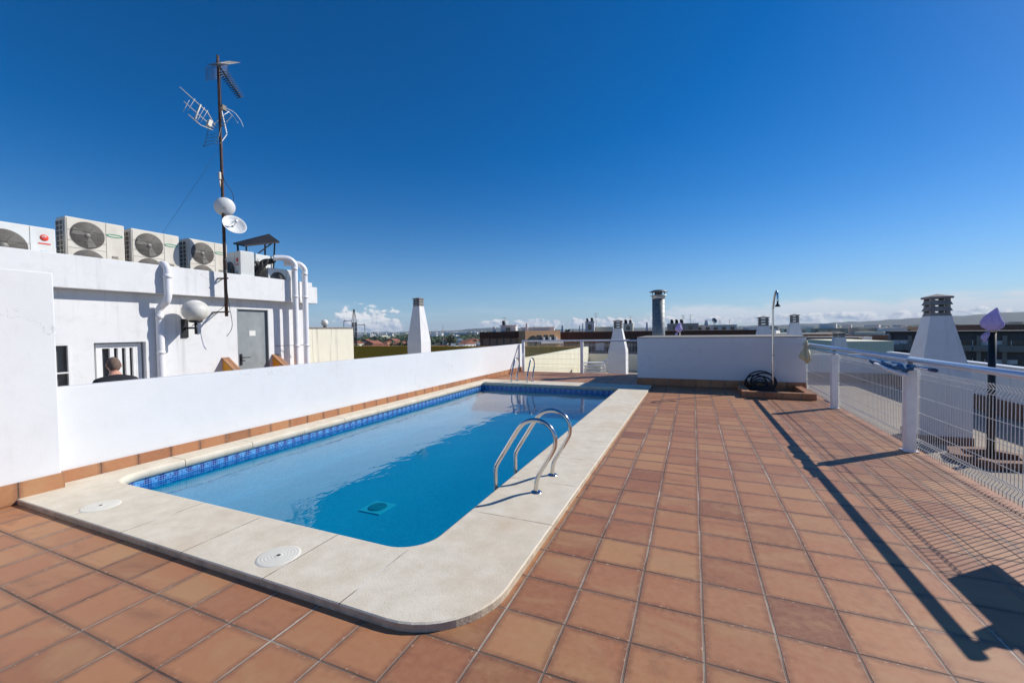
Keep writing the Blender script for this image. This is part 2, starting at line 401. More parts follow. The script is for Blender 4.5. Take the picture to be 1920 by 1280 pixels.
def gravel():
    t = NT('beige_roof_screed'); v = t.co()
    f = t.noise(v, 60, 5, .7); m = t.noise(v, 3, 5, .65); b = t.noise(v, .6, 4, .6)
    c = t.ramp(m, [(.3, (.36, .30, .23)), (.7, (.45, .39, .31))])
    c = t.mix(t.ramp(b, [(.45, 0.), (.7, .5)]), c, (.30, .25, .19))
    c = t.mix(t.ramp(f, [(.3, .4), (.5, 0.)]), c, (.25, .21, .16))
    return t.set(color=c, rough=.95, normal=t.bump(f, .4, .004), spec=.2)
M['floor_r'] = gravel()

def plainland():
    t = NT('farmland'); v = t.co()
    vo = t.n('ShaderNodeTexVoronoi'); t.l(t.mapp(v, (.006, .003, 1)), vo.inputs['Vector']); vo.inputs['Scale'].default_value = 1
    s = t.n('ShaderNodeSeparateColor'); t.l(vo.outputs['Color'], s.inputs[0])
    c = t.ramp(s.outputs[0], [(0., (.09, .085, .05)), (.3, (.06, .075, .035)), (.6, (.14, .12, .075)), (.8, (.045, .06, .03)), (1., (.18, .15, .10))])
    n = t.noise(v, .03, 6, .7)
    c = t.mix(t.ramp(n, [(.45, 0.), (.65, .8)]), c, (.035, .05, .025))
    return t.set(color=c, rough=.95)
M['land'] = plainland()
def hillmat():
    t = NT('hillside_scrub'); v = t.co()
    n = t.noise(v, .0022, 8, .7)
    c = t.ramp(n, [(.35, (.02, .032, .026)), (.55, (.035, .046, .036)), (.75, (.075, .075, .065))])
    return t.set(color=c, rough=.95)
M['hill'] = hillmat()

# ------------------------------------------------------------------ sky and sun
SUN_EL = R(34.6); SUN_AZ = R(48.6)       # azimuth from +Y towards +X
w = bpy.data.worlds.new('World'); sc.world = w; w.use_nodes = True
nt = w.node_tree; bg = nt.nodes['Background']; bg.inputs[1].default_value = .085
sky = nt.nodes.new('ShaderNodeTexSky'); sky.sky_type = 'NISHITA'; sky.sun_disc = False
sky.sun_elevation = SUN_EL; sky.sun_rotation = SUN_AZ
sky.altitude = 1200; sky.air_density = 1.0; sky.dust_density = .3; sky.ozone_density = 3.4
class W(NT):
    def __init__(s): s.t = nt
wn = W()
tc = nt.nodes.new('ShaderNodeTexCoord').outputs['Generated']
sp = nt.nodes.new('ShaderNodeSeparateXYZ'); nt.links.new(tc, sp.inputs[0])
azim = wn.math('MULTIPLY', wn.math('ARCTAN2', sp.outputs[0], sp.outputs[1]), 180/PI)
elev = wn.math('MULTIPLY', wn.math('ARCSINE', sp.outputs[2]), 180/PI)
def cmb(a, b, c=0.):
    nd = nt.nodes.new('ShaderNodeCombineXYZ')
    for i, q in enumerate((a, b, c)): wn.put(nd.inputs[i], q)
    return nd.outputs[0]
def gauss(x, c, s):
    d = wn.math('DIVIDE', wn.math('SUBTRACT', x, c), s)
    return wn.math('EXPONENT', wn.math('MULTIPLY', wn.math('MULTIPLY', d, d), -1))
# heaped clouds low on the left
cu = wn.math('MULTIPLY', gauss(azim, -42.3, 4.6), gauss(elev, 1.3, 1.9))
cu = wn.math('MAXIMUM', cu, wn.math('MULTIPLY', wn.math('MULTIPLY', gauss(elev, .9, .75), .62), wn.ramp(wn.math('MULTIPLY_ADD', azim, 1/80., .5), [(.10, 0.), (.16, 1.)])))
v2 = cmb(azim, wn.math('MULTIPLY', elev, 1.5))
nA = wn.noise(v2, .42, 8, .62, .25); nB = wn.noise(cmb(wn.math('ADD', azim, .35), wn.math('ADD', wn.math('MULTIPLY', elev, 1.5), .3)), .42, 8, .62, .25)
dens = wn.math('ADD', nA, wn.math('MULTIPLY', wn.math('SUBTRACT', cu, .40), .42))
cA = wn.math('MULTIPLY', wn.ramp(dens, [(.50, 0.), (.56, 1.)]), wn.ramp(cu, [(.10, 0.), (.30, 1.)]))
litA = wn.math('MULTIPLY_ADD', wn.math('SUBTRACT', nA, nB), 5., wn.math('MULTIPLY_ADD', elev, .14, .48), clamp=True)
# long banks on the right
bk = wn.math('MULTIPLY', gauss(elev, 1.5, 1.15), wn.ramp(wn.math('MULTIPLY_ADD', azim, 1/80., .5), [(.40, .0), (.52, 1.)]))
nC = wn.noise(cmb(azim, wn.math('MULTIPLY', elev, 4.)), .16, 8, .6, .5)
cB = wn.math('MULTIPLY', wn.ramp(wn.math('ADD', nC, wn.math('MULTIPLY', wn.math('SUBTRACT', bk, .5), .30)), [(.36, 0.), (.54, .9)]), wn.ramp(bk, [(.05, 0.), (.3, 1.)]))
# thin wisps
nD = wn.noise(cmb(azim, wn.math('MULTIPLY', elev, 7.)), .09, 7, .6, .3)
wz = wn.math('MULTIPLY', gauss(elev, 2.0, 2.2), wn.ramp(nD, [(.50, 0.), (.72, .55)]))
hz = gauss(elev, -.2, 1.5)
SK = sky.outputs[0]
hs = nt.nodes.new('ShaderNodeHueSaturation'); hs.inputs['Saturation'].default_value = 1.42; hs.inputs['Value'].default_value = 1.26; hs.inputs['Hue'].default_value = .5065
nt.links.new(SK, hs.inputs['Color']); SK = hs.outputs[0]
SK = wn.mix(wn.math('MULTIPLY', gauss(elev, -1., 9.), .55), SK, (2.3, 4.6, 8.0))
CL = (6.2, 6.7, 7.4); CD = (3.4, 4.6, 6.6)
c1 = wn.mix(wn.math('MULTIPLY', wn.math('MAXIMUM', wz, 0.), .8), SK, (5.6, 7.2, 9.2))
c2 = wn.mix(cB, c1, (8.0, 8.8, 9.8))
c3 = wn.mix(cA, c2, wn.mix(litA, CD, (10.4, 10.6, 10.9)))
nt.links.new(c3, bg.inputs[0])
sl = bpy.data.lights.new('sun', 'SUN'); sl.energy = 5.0; sl.angle = R(.5); sl.color = (1, .95, .87)
so = bpy.data.objects.new('sun', sl); col.objects.link(so)
sd = Vector((math.sin(SUN_AZ)*math.cos(SUN_EL), math.cos(SUN_AZ)*math.cos(SUN_EL), math.sin(SUN_EL)))
so.rotation_euler = sd.to_track_quat('Z', 'Y').to_euler(); so.location = (5, 5, 12)
sc.view_settings.view_transform = 'Standard'; sc.view_settings.look = 'None'; sc.view_settings.exposure = 0; sc.view_settings.gamma = 1
sc.cycles.max_bounces = 8; sc.cycles.transparent_max_bounces = 12; sc.cycles.use_denoising = True
sc.cycles.caustics_reflective = False; sc.cycles.caustics_refractive = False

# ------------------------------------------------------------------ the deck, pool
PX0, PX1, PY0, PY1 = -5.8, -1.78, 2.41, 11.25      # water opening
DX0, DX1, DY0, DY1 = -6.15, 2.64, -3.5, 15.2
bm = B()
for a in ((DX0, PX0-.05, DY0, DY1), (PX1+.05, DX1, DY0, DY1), (PX0-.05, PX1+.05, DY0, PY0-.05), (PX0-.05, PX1+.05, PY1+.05, DY1)):
    vs = [bm.verts.new(p) for p in ((a[0], a[2], 0), (a[1], a[2], 0), (a[1], a[3], 0), (a[0], a[3], 0))]
    f = bm.faces.new(vs)
box(bm, DX1-.02, DX1+.012, DY0, DY1, -.06, -.004)
box(bm, DX0, DX1-.03, DY1-.02, DY1+.012, -.06, -.004)
tag(obj('paved_deck', bm, M['tiles']), 'square terracotta tile paving round the swimming pool', 'paving', kind='structure')
bm = B(); box(bm, DX0, DX1-.04, DY0, PY0-.06, -3, -.02); box(bm, DX0, PX0-.06, PY0-.06, DY1-.04, -3, -.02); box(bm, PX1+.06, DX1-.04, PY0-.06, DY1-.04, -3, -.02); box(bm, PX0-.06, PX1+.06, PY1+.06, DY1-.04, -3, -.02)
tag(obj('deck_slab', bm, M['concrete']), 'concrete slab carrying the tiled deck', 'slab', kind='structure')

def rrect(x0, x1, y0, y1, rs, n=10):
    """ccw outline with corner radii (bl, br, tr, tl)"""
    out = []
    for (cx, cy, r, a0) in ((x0, y0, rs[0], PI), (x1, y0, rs[1], 1.5*PI), (x1, y1, rs[2], 0), (x0, y1, rs[3], .5*PI)):
        sx = 1 if cx == x0 else -1; sy = 1 if cy == y0 else -1
        c = (cx+sx*r, cy+sy*r)
        for k in range(n+1):
            a = a0+(PI/2)*k/n; out.append((c[0]+r*math.cos(a), c[1]+r*math.sin(a)))
    return out
pool = empty('swimming_pool', (0, 0, 0), label='long rectangular blue pool with beige stone coping', cat='swimming pool')
IN = rrect(PX0, PX1, PY0, PY1, (.30, .28, .04, .04)); OUT = rrect(-6.128, -1.03, 1.77, 12.0, (.02, .50, .02, .02))
bm = B()
def ring(o, z): return [bm.verts.new((p[0], p[1], z)) for p in o]
def shrink(o, d, x0, x1, y0, y1):
    cx, cy = (x0+x1)/2, (y0+y1)/2; sx = ((x1-x0)/2-d)/((x1-x0)/2); sy = ((y1-y0)/2-d)/((y1-y0)/2)
    return [(cx+(p[0]-cx)*sx, cy+(p[1]-cy)*sy) for p in o]
OT = shrink(OUT, .008, -6.128, -1.03, 1.77, 12.0)
IT1 = shrink(IN, -.022, PX0, PX1, PY0, PY1); IT2 = shrink(IN, -.006, PX0, PX1, PY0, PY1)
rs = [ring(OUT, .001), ring(OUT, .043), ring(OT, .05), ring(IT1, .05), ring(IT2, .043), ring(IN, .026), ring(IN, -.04), ring(shrink(IN, -.03, PX0, PX1, PY0, PY1), -.045)]
n = len(IN)
for i, (a, b) in enumerate(zip(rs, rs[1:])):
    for k in range(n):
        f = bm.faces.new((a[k], a[(k+1) % n], b[(k+1) % n], b[k])); f.material_index = 1 if i in (0,) else 0; f.smooth = i in (3, 4, 5)
obj('coping', bm, [M['coping'], M['coping_edge']], pool)
WZ, FZ = -.125, -.68
BI = shrink(IN, -.03, PX0, PX1, PY0, PY1)
bm = B(); a = ring(BI, -.05); b = ring(BI, -.20)
for k in range(n): bm.faces.new((b[k], b[(k+1) % n], a[(k+1) % n], a[k]))
o = obj('patterned_tile_band', bm, M['band'], pool)
bm = B(); a = ring(BI, -.20); b = ring(BI, FZ)
for k in range(n): bm.faces.new((b[k], b[(k+1) % n], a[(k+1) % n], a[k]))
bm.faces.new(b)
obj('basin', bm, M['pool'], pool)
# rim under the coping
for (x, y) in ((-4.967, 1.99), (-2.656, 2.0)):
    bm = B()
    prof = [(0, .058), (.018, .058)]
    for k in range(5):
        r = .028+k*.021; prof += [(r, .0565), (r+.003, .0552), (r+.008, .0565)]
    prof += [(.132, .0555), (.142, .0505)]
    lathe(bm, prof, (x, y, 0), seg=40)
    L = obj('skimmer_lid', bm, simple('ivory_plastic_lid', (.74, .71, .61), .5, var=.06, scale=15) if 'lid' not in M else M['lid'], pool)
    M['lid'] = L.data.materials[0]
    bm = B(); lathe(bm, [(0, .0595), (.012, .0595), (.014, .058)], (x, y, 0), seg=12); obj('finger_hole', bm, M['dark'], L)
# floor drain, square frame and round grate
bm = B(); cx, cy = -3.76, 4.25
box(bm, cx-.165, cx+.165, cy-.165, cy+.165, FZ+.004, FZ+.012)
dr = obj('floor_drain', bm, M['chair'], pool)
bm = B(); lathe(bm, [(.0, .022), (.03, .022), (.034, .018), (.05, .018), (.054, .022), (.075, .022), (.08, .018), (.095, .018), (.10, .022), (.115, .022), (.12, .013)], (cx, cy, FZ), seg=32)
obj('round_grate', bm, simple('teal_plastic', (.10, .32, .34), .5), dr)
# return nozzles in the long wall
bm = B(); v = ring(shrink(IN, -.02, PX0, PX1, PY0, PY1), WZ); bm.faces.new(v)
wo_ = obj('water', bm, M['water'])
if wo_.data.polygons[0].normal.z < 0: wo_.data.flip_normals()
tag(wo_, 'still blue pool water', 'water', kind='structure')

def ladder(loc, rz, label, treads=3):
    t = empty('pool_ladder', loc, rz, label, 'pool ladder', 'stainless steel pool ladders')
    prof = [(0, 0), (0, .06), (.03, .17), (.155, .38), (.195, .47), (.19, .56), (.14, .64), (.06, .685), (-.02, .69), (-.10, .665), (-.17, .60), (-.30, .40), (-.40, .24), (-.428, .17), (-.43, .05), (-.43, -.30), (-.43, -.62)]
    for s in (-.255, .255):
        bm = B(); pts = smoothpts([(x, s, z) for x, z in prof], 5); tube(bm, pts, .0215, 14)
        rl = obj('handrail', bm, M['steel'], t, True)
        bm = B(); lathe(bm, [(.022, .018), (.03, .017), (.052, .006), (.056, .0015)], (0, s, 0), seg=24); obj('foot_flange', bm, M['steel'], rl)
    for k in range(treads):
        bm = B(); box(bm, -.475, -.40, -.235, .235, -.34-.12*k, -.325-.12*k, bev=.004); obj('tread', bm, M['steel'], t)
    return t
ladder((-1.38, 3.995, .05), 0, 'big steel pool ladder on the near right coping')
ladder((-4.74, 11.93, .05), PI/2, 'small far steel pool ladder at the end of the pool')

# ------------------------------------------------------------------ left walls
lw = empty('boundary_wall', (-6.15, 0, 0), label='long low white wall along the left side of the pool', cat='wall')
lw.location = (0, 0, 0)
bm = B(); box(bm, -6.33, -6.152, 2.1, 15.55, -.3, 1.06, bev=.006); obj('wall_body', bm, M['wall'], lw)
bm = B(); box(bm, -6.149, -6.13, 2.1, 15.18, .003, .175, bev=.003); obj('tile_skirting', bm, M['skirt_y'], lw)
lb = empty('corner_block', label='tall white block wall at the left edge beside the pool corner', cat='wall')
bm = B(); box(bm, -6.36, -5.97, -3.4, 2.095, 0, 2.25, bev=.012); obj('wall_body', bm, M['wall'], lb)
bm = B(); box(bm, -5.967, -5.948, -3.4, 2.11, .003, .205, bev=.003); box(bm, -6.13, -5.967, 2.098, 2.113, .052, .205, bev=.002); obj('tile_skirting', bm, M['skirt_y'], lb)

# terrace behind the wall
bm = B(); box(bm, -14, -6.34, -4, 16, -.3, -.02)
tag(obj('side_terrace', bm, M['floor_r']), 'plain terrace floor behind the white wall', 'floor', kind='structure')

# ------------------------------------------------------------------ plant room building
FX = -10.0
pr = empty('plant_room', label='white flat-roofed rooftop building with grey door and pipes', cat='building')
bm = B()
def wallcut(bm, x0, x1, y0, y1, z0, z1, holes):
    ys = sorted({y0, y1, *[h[0] for h in holes], *[h[1] for h in holes]})
    for a, b in zip(ys, ys[1:]):
        hs_ = [h for h in holes if h[0] <= a+1e-6 and h[1] >= b-1e-6]
        if not hs_: box(bm, x0, x1, a, b, z0, z1)
        else:
            h = hs_[0]
            if h[2] > z0: box(bm, x0, x1, a, b, z0, h[2])
            if h[3] < z1: box(bm, x0, x1, a, b, h[3], z1)
wallcut(bm, FX-.22, FX, -3, 8.62, -.01, 2.428, [(3.46, 3.68, .35, 1.475), (4.0, 4.79, .1, 1.475), (6.63, 7.43, .06, 2.205)])
bmesh.ops.remove_doubles(bm, verts=bm.verts[:], dist=1e-5)
obj('wall', bm, M['wall_old'], pr)
bm = B(); box(bm, -14, FX-.223, -3, -2.8, -.01, 2.428); box(bm, -14, FX-.223, 8.4, 8.62, -.01, 2.428); obj('side_wall', bm, M['wall_old'], pr)
bm = B(); box(bm, -14.2, FX+.0, -3, 8.6, 2.43, 2.52); obj('roof_slab', bm, M['concrete'], pr)
bm = B(); box(bm, FX+.003, FX+.21, -3, 8.63, 2.43, 3.0, bev=.008); box(bm, -14.2, FX, 8.45, 8.63, 2.523, 3.0); obj('parapet', bm, M['wall_old'], pr)
bm = B(); box(bm, FX-.35, FX+.12, 8.633, 8.88, 2.44, 2.90, bev=.01); obj('corner_box', bm, M['wall_old'], pr)
# side window
def wframe(bm, x, y0, y1, z0, z1, w, d=.05, bars=(), hbars=()):
    box(bm, x, x+d, y0, y0+w, z0, z1); box(bm, x, x+d, y1-w, y1, z0, z1)
    box(bm, x, x+d, y0+w, y1-w, z0, z0+w); box(bm, x, x+d, y0+w, y1-w, z1-w, z1)
    for b in bars: box(bm, x+.002, x+d-.002, b-w*.35, b+w*.35, z0+w, z1-w)
    for b in hbars: box(bm, x+.002, x+d-.002, y0+w, y1-w, b-w*.4, b+w*.4)
bm = B(); box(bm, FX-.12, FX-.10, 3.46, 3.68, .35, 1.475); w1 = obj('window', bm, M['glassgrey'], pr, label='narrow two-pane window')
bm = B(); wframe(bm, FX-.04, 3.462, 3.678, .352, 1.473, .03, .05, (), (.97,)); obj('frame', bm, M['winframe'], w1)
bm = B(); box(bm, FX-.205, FX-.18, 4.06, 4.76, .12, 1.46); w2 = obj('window', bm, M['glassdark'], pr, label='wide recessed window with white vertical bars')
bm = B(); wframe(bm, FX-.165, 4.07, 4.76, .12, 1.45, .085, .06, (4.30, 4.42, 4.54, 4.655), ()); obj('frame', bm, M['winframe'], w2)
# door
bm = B(); box(bm, FX-.10, FX-.05, 6.65, 7.41, .07, 2.19, bev=.004); dd = obj('door', bm, M['door_grey'], pr)
bm = B(); box(bm, FX-.048, FX-.044, 6.95, 7.11, 1.55, 1.68); obj('paper_notice', bm, M['paper'], dd)
bm = B(); box(bm, FX-.048, FX-.03, 6.70, 6.755, .85, 1.12, bev=.004); tube(bm, [(FX-.03, 6.73, 1.03), (FX+.03, 6.73, 1.03), (FX+.035, 6.76, 1.03), (FX+.035, 6.90, 1.03)], .012, 8); obj('handle', bm, M['dark'], dd)
bm = B(); box(bm, FX-.11, FX+.004, 7.412, 7.43, .06, 2.2); box(bm, FX-.11, FX+.004, 6.632, 6.648, .06, 2.2); box(bm, FX-.11, FX+.004, 6.65, 7.41, 2.192, 2.204); obj('door_frame', bm, M['door_grey'], pr)
# stair cheeks
for y in (6.26, 7.52):
    ck = empty('stair_cheek', (0, y, 0), 0, 'ochre sloping stair cheek left of the grey door' if y < 7 else 'ochre sloping stair cheek right of the grey door', 'stair cheek', 'sloping cheeks beside the door steps')
    bm = B(); prism(bm, [(FX+.002, 0, -.02), (FX+1.15, 0, -.02), (FX+1.15, 0, .25), (FX+.002, 0, 1.02)], (0, .13, 0)); obj('cheek_wall', bm, M['ochre'], ck)
    bm = B(); prism(bm, [(FX+.003, -.02, 1.023), (FX+1.17, -.02, .245), (FX+1.17, -.02, .285), (FX+.003, -.02, 1.065)], (0, .17, 0)); obj('cap', bm, M['tiles'], ck)
bm = B(); box(bm, FX+.003, FX+.5, 6.4, 7.5, -.02, .05); tag(obj('door_step', bm, M['concrete']), 'low concrete step under the grey door', 'step', kind='structure')

# drain pipes
def pipe(name, pts, r, label, collars, grp='white drain pipes on the rooftop building'):
    t = empty(name, (0, 0, 0), 0, label, 'pipe', grp)
    bm = B(); tube(bm, pts, r, 16); obj('pipe', bm, M['pvc'], t, True)
    for p, q in collars:
        bm = B(); tube(bm, [p, q], r*1.1, 16); obj('collar', bm, M['pvc'], t, False)
    return t
xx = FX+.085; xf = FX+.30
pts = smoothpts([(FX+.14, 5.05, 3.0+.03), (FX+.20, 5.05, 3.02), (xf-.01, 5.05, 2.95), (xf, 5.05, 2.86), (xf, 5.05, 2.70), (xf, 5.05, 2.52), (xf, 5.05, 2.40), (xf-.04, 5.04, 2.28), (xx+.06, 5.02, 2.20), (xx, 5.0, 2.10), (xx, 5.0, 1.95), (xx, 5.0, 1.2), (xx, 5.0, 0)], 4)
pipe('drain_pipe', pts, .068, 'white drain pipe beside the barred window bending round the parapet', [((xf, 5.05, 2.82), (xf, 5.05, 2.74)), ((xx, 5.0, 2.02), (xx, 5.0, 1.92)), ((xx, 5, 1.28), (xx, 5, 1.22))])
for y, zt, xb, lab in ((7.97, 3.56, -9.66, 'taller white pipe at the building corner, the left of the pair'), (8.26, 3.46, -9.64, 'white pipe at the building corner, the right of the pair')):
    pts = smoothpts([(xb-.25, y-.42, zt-.02), (xb-.14, y-.24, zt), (xb-.05, y-.10, zt-.02), (xb, y, zt-.14), (xb, y, zt-.32), (xb, y, 3.0), (xb, y, 2.0), (xb, y, 1.0), (xb, y, 0)], 5)
    pipe('drain_pipe', pts, .072, lab, [((xb, y, zt-.30), (xb, y, zt-.22)), ((xb, y, 2.6), (xb, y, 2.54)), ((xb, y, 1.30), (xb, y, 1.24))])
bm = B()
for z in (1.28,): bar(bm, (FX+.005, 7.6, z), (FX+.36, 8.4, z), .012)
tag(obj('pipe_strap', bm, M['galv']), 'thin metal strap holding the pair of corner pipes', 'strap')

# wall lamp with globe
def globe_lamp(loc, label, rad=.2, arm=True):
    t = empty('wall_lamp', loc, 0, label, 'lamp')
    bm = B(); box(bm, .003, .03, -.065, .065, -.20, .20, bev=.004); obj('wall_plate', bm, M['dark'], t)
    bm = B(); bar(bm, (.03, 0, 0), (.40, 0, 0), .035); tube(bm, [(.40, 0, -.13), (.40, 0, .12)], .028, 10); lathe(bm, [(.0, .10), (.11, .12), (.13, .15), (.10, .16)], (.40, 0, 0)); obj('arm', bm, M['dark'], t)
    bm = B(); bmesh.ops.create_uvsphere(bm, u_segments=32, v_segments=20, radius=rad, matrix=Matrix.Translation((.40, 0, .13+rad*.93)) @ Matrix.Diagonal((1, 1, .93, 1)))
    obj('globe', bm, M['globe'], t, True); return t
globe_lamp((FX, 5.49, 1.74), 'weathered white globe lamp on black wall bracket', .245)

# antenna mast with everything bolted to it
mx_, my_ = -9.6, 6.13
mast = empty('antenna_mast', (mx_, my_, 2.0), 0, 'tall rusty antenna mast bolted to the rooftop building', 'antenna mast')
bm = B(); tube(bm, [(0, 0, 0), (0, 0, 2.4), (-.02, 0, 5.75)], [.034, .032, .026], 12); mp = obj('pole', bm, M['rust'], mast, True)
for z, xe in ((.10, -.395), (.85, -.185)):
    bm = B(); bar(bm, (xe, -.05, z), (.06, .02, z), .03); bar(bm, (xe, .05, z), (.06, -.02, z), .018); obj('bracket', bm, M['rust'], mast)
for z in (1.0, .96, 1.25, 2.05):
    bm = B(); tube(bm, [(0, 0, z), (0, 0, z+.025)], .04, 12); obj('clamp', bm, M['galv'], mast)
def dish(z, y, x, r, aim, label):
    bm = B(); a = Vector(aim).normalized(); Mq = a.to_track_quat('Z', 'Y').to_matrix()
    lathe(bm, [(0, 0), (r*.3, r*.03), (r*.6, r*.12), (r*.85, r*.26), (r, r*.38), (r*1.03, r*.37), (r*1.0, r*.33), (r*.84, r*.21), (r*.6, r*.07), (r*.3, -r*.02), (0, -r*.05)], (x, y, z), mat=Mq, seg=32)
    d = obj('satellite_dish', bm, M['chair'], mast, True, label)
    bm = B(); c = Vector((x, y, z)); tip = c+a*r*.75
    tube(bm, [c, tip], .012, 8); lathe(bm, [(0, 0), (.035, 0), (.035, .05), (0, .05)], tip, mat=Mq, seg=12)
    for k in range(3):
        e = c+Mq @ Vector((r*.9*math.cos(2.1*k+1), r*.9*math.sin(2.1*k+1), r*.34)); tube(bm, [tip, e], .006, 6)
    obj('feed_horn', bm, M['chair'], d)
    bm = B(); bar(bm, c-a*r*.04, (0, 0, z), .05); obj('dish_mount', bm, M['galv_dark'], d)
dish(2.40, -.02, .10, .20, (-.75, .35, .35), 'back-turned dish')
dish(2.01, .13, .13, .235, (.80, -.22, .42), 'white dish facing the pool')
# small radio box
bm = B(); box(bm, -.02, .03, -.075, -.035, 3.02, 3.18, bev=.006); tube(bm, [(0, -.05, 3.0), (0, -.05, 2.86)], .015, 8); obj('radio_box', bm, M['ac'], mast)
# cables along the pole
bm = B()
tube(bm, smoothpts([(.03, .01, 5.6), (.035, .015, 4.6), (.03, -.02, 3.8), (.03, .0, 3.1), (.05, .20, 2.75), (.05, .16, 2.45), (.03, .03, 2.2), (.04, -.02, 1.2), (.04, .02, .4), (.03, .10, -.2), (-.1, .05, -.45)], 6), .006, 6)
tube(bm, smoothpts([(.03, -.02, 1.0), (.03, -.04, .3), (-.05, -.25, .05), (-.2, -.42, -.1), (-.38, -.5, -.2)], 6), .006, 6)
obj('cable', bm, M['rubber'], mast)
# top UHF grid antenna
def grid_antenna():
    bm = B(); W_, H_ = .52, .36
    o = Vector((.0, .02, 5.52)); bdir = Vector((.15, .42, -.62)).normalized()   # boom points right and down
    side = Vector((.2, 1, .05)).normalized(); side = (side-bdir*side.dot(bdir)).normalized(); up = side.cross(bdir)
    # corner reflector: two wings
    for s in (-1, 1):
        for k in range(13):
            t_ = k/12; c = o+up*s*(.05+.30*t_)+bdir*(.16*t_-.05)
            tube(bm, [c-side*.27, c+side*.27], .0035, 5)
        for q in (-.27, -.1, .1, .27):
            tube(bm, [o+side*q+up*s*.05-bdir*.05, o+side*q+up*s*.35+bdir*.11], .004, 5)
    r = obj('grid_reflector', bm, M['galv_dark'], mast)
    bm = B(); tube(bm, [o-bdir*.1, o+bdir*.66], .014, 8)
    for k in range(13):
        c = o+bdir*(.12+.044*k); h = .12-.003*k
        for sg in (-1, 1):
            tube(bm, [c-side*h+up*.03*sg, c, c+side*h+up*.03*sg], .0065, 5)
        tube(bm, [c-up*.03, c+up*.03], .007, 5)
    obj('yagi_boom', bm, M['dark'], mast)
grid_antenna()
def uhf():
    # bleached three-boom antenna pointing left
    o = Vector((0, -.04, 4.05)); d = Vector((.05, -.80, .36)).normalized(); up = Vector((0, .36, .80)).normalized(); sd_ = d.cross(up)
    bm = B()
    for k, (l, f) in enumerate(((.95, .20), (.78, 0.), (.62, -.17))):
        tube(bm, [o+d*.12+up*f*.35, o+d*(.35)+up*f, o+d*(l)+up*f], .009, 6)
    for k in (0, 1, 4):
        c = o+d*(.40+.07*k); tube(bm, [c-sd_*.07-up*.16, c-sd_*.09+up*.18], .004, 5); tube(bm, [c+sd_*.07-up*.16, c+sd_*.09+up*.18], .004, 5)
    obj('triple_boom', bm, M['ac'], mast)
    bm = B(); bar(bm, o+d*.48-up*.15, o+d*.52+up*.22, .05, .02); bar(bm, o+d*.22-up*.06, o+d*.24+up*.08, .09, .07); obj('dipole_box', bm, M['ac'], mast)
    bm = B(); 
    for s in (-1, 1):
        for k in range(4):
            a = o+d*.05+up*s*(.10+.10*k)+sd_*0; tube(bm, [a-sd_*.22, a+sd_*.22], .005, 5)
        for q in (-.2, .2): tube(bm, [o+d*.1+sd_*q, o+d*.02+up*s*.42+sd_*q], .006, 5)
    obj('wing_reflector', bm, M['galv'], mast)
uhf()
# bent dipole elements on the right
bm = B(); o = Vector((0, .03, 4.35))
bar(bm, (0, .02, 4.62), (0, .13, 4.10), .025, .015); bar(bm, (0, .13, 4.08), (0, -.02, 3.82), .03, .012)
tube(bm, smoothpts([(0, .12, 4.66), (.02, .30, 4.64), (.03, .44, 4.52), (.03, .50, 4.40)], 5), .006, 6); tube(bm, smoothpts([(0, .12, 4.62), (-.02, .28, 4.58), (-.03, .42, 4.46)], 5), .005, 6)
tube(bm, [(0, .02, 4.42), (0, .20, 4.62)], .008, 6)
obj('folded_dipole', bm, M['chair'], mast)
bm = B(); box(bm, -.03, .03, .03, .13, 4.58, 4.70, bev=.008); obj('junction_box', bm, M['dark'], mast)
# guy wire
bm = B(); tube(bm, [(mx_, my_, 5.77), (-11.6, 5.60, 3.35), (-11.9, 5.53, 2.55)], .0022, 4)
tag(obj('guy_wire', bm, M['dark']), 'thin guy wire running down left from the antenna mast', 'wire')

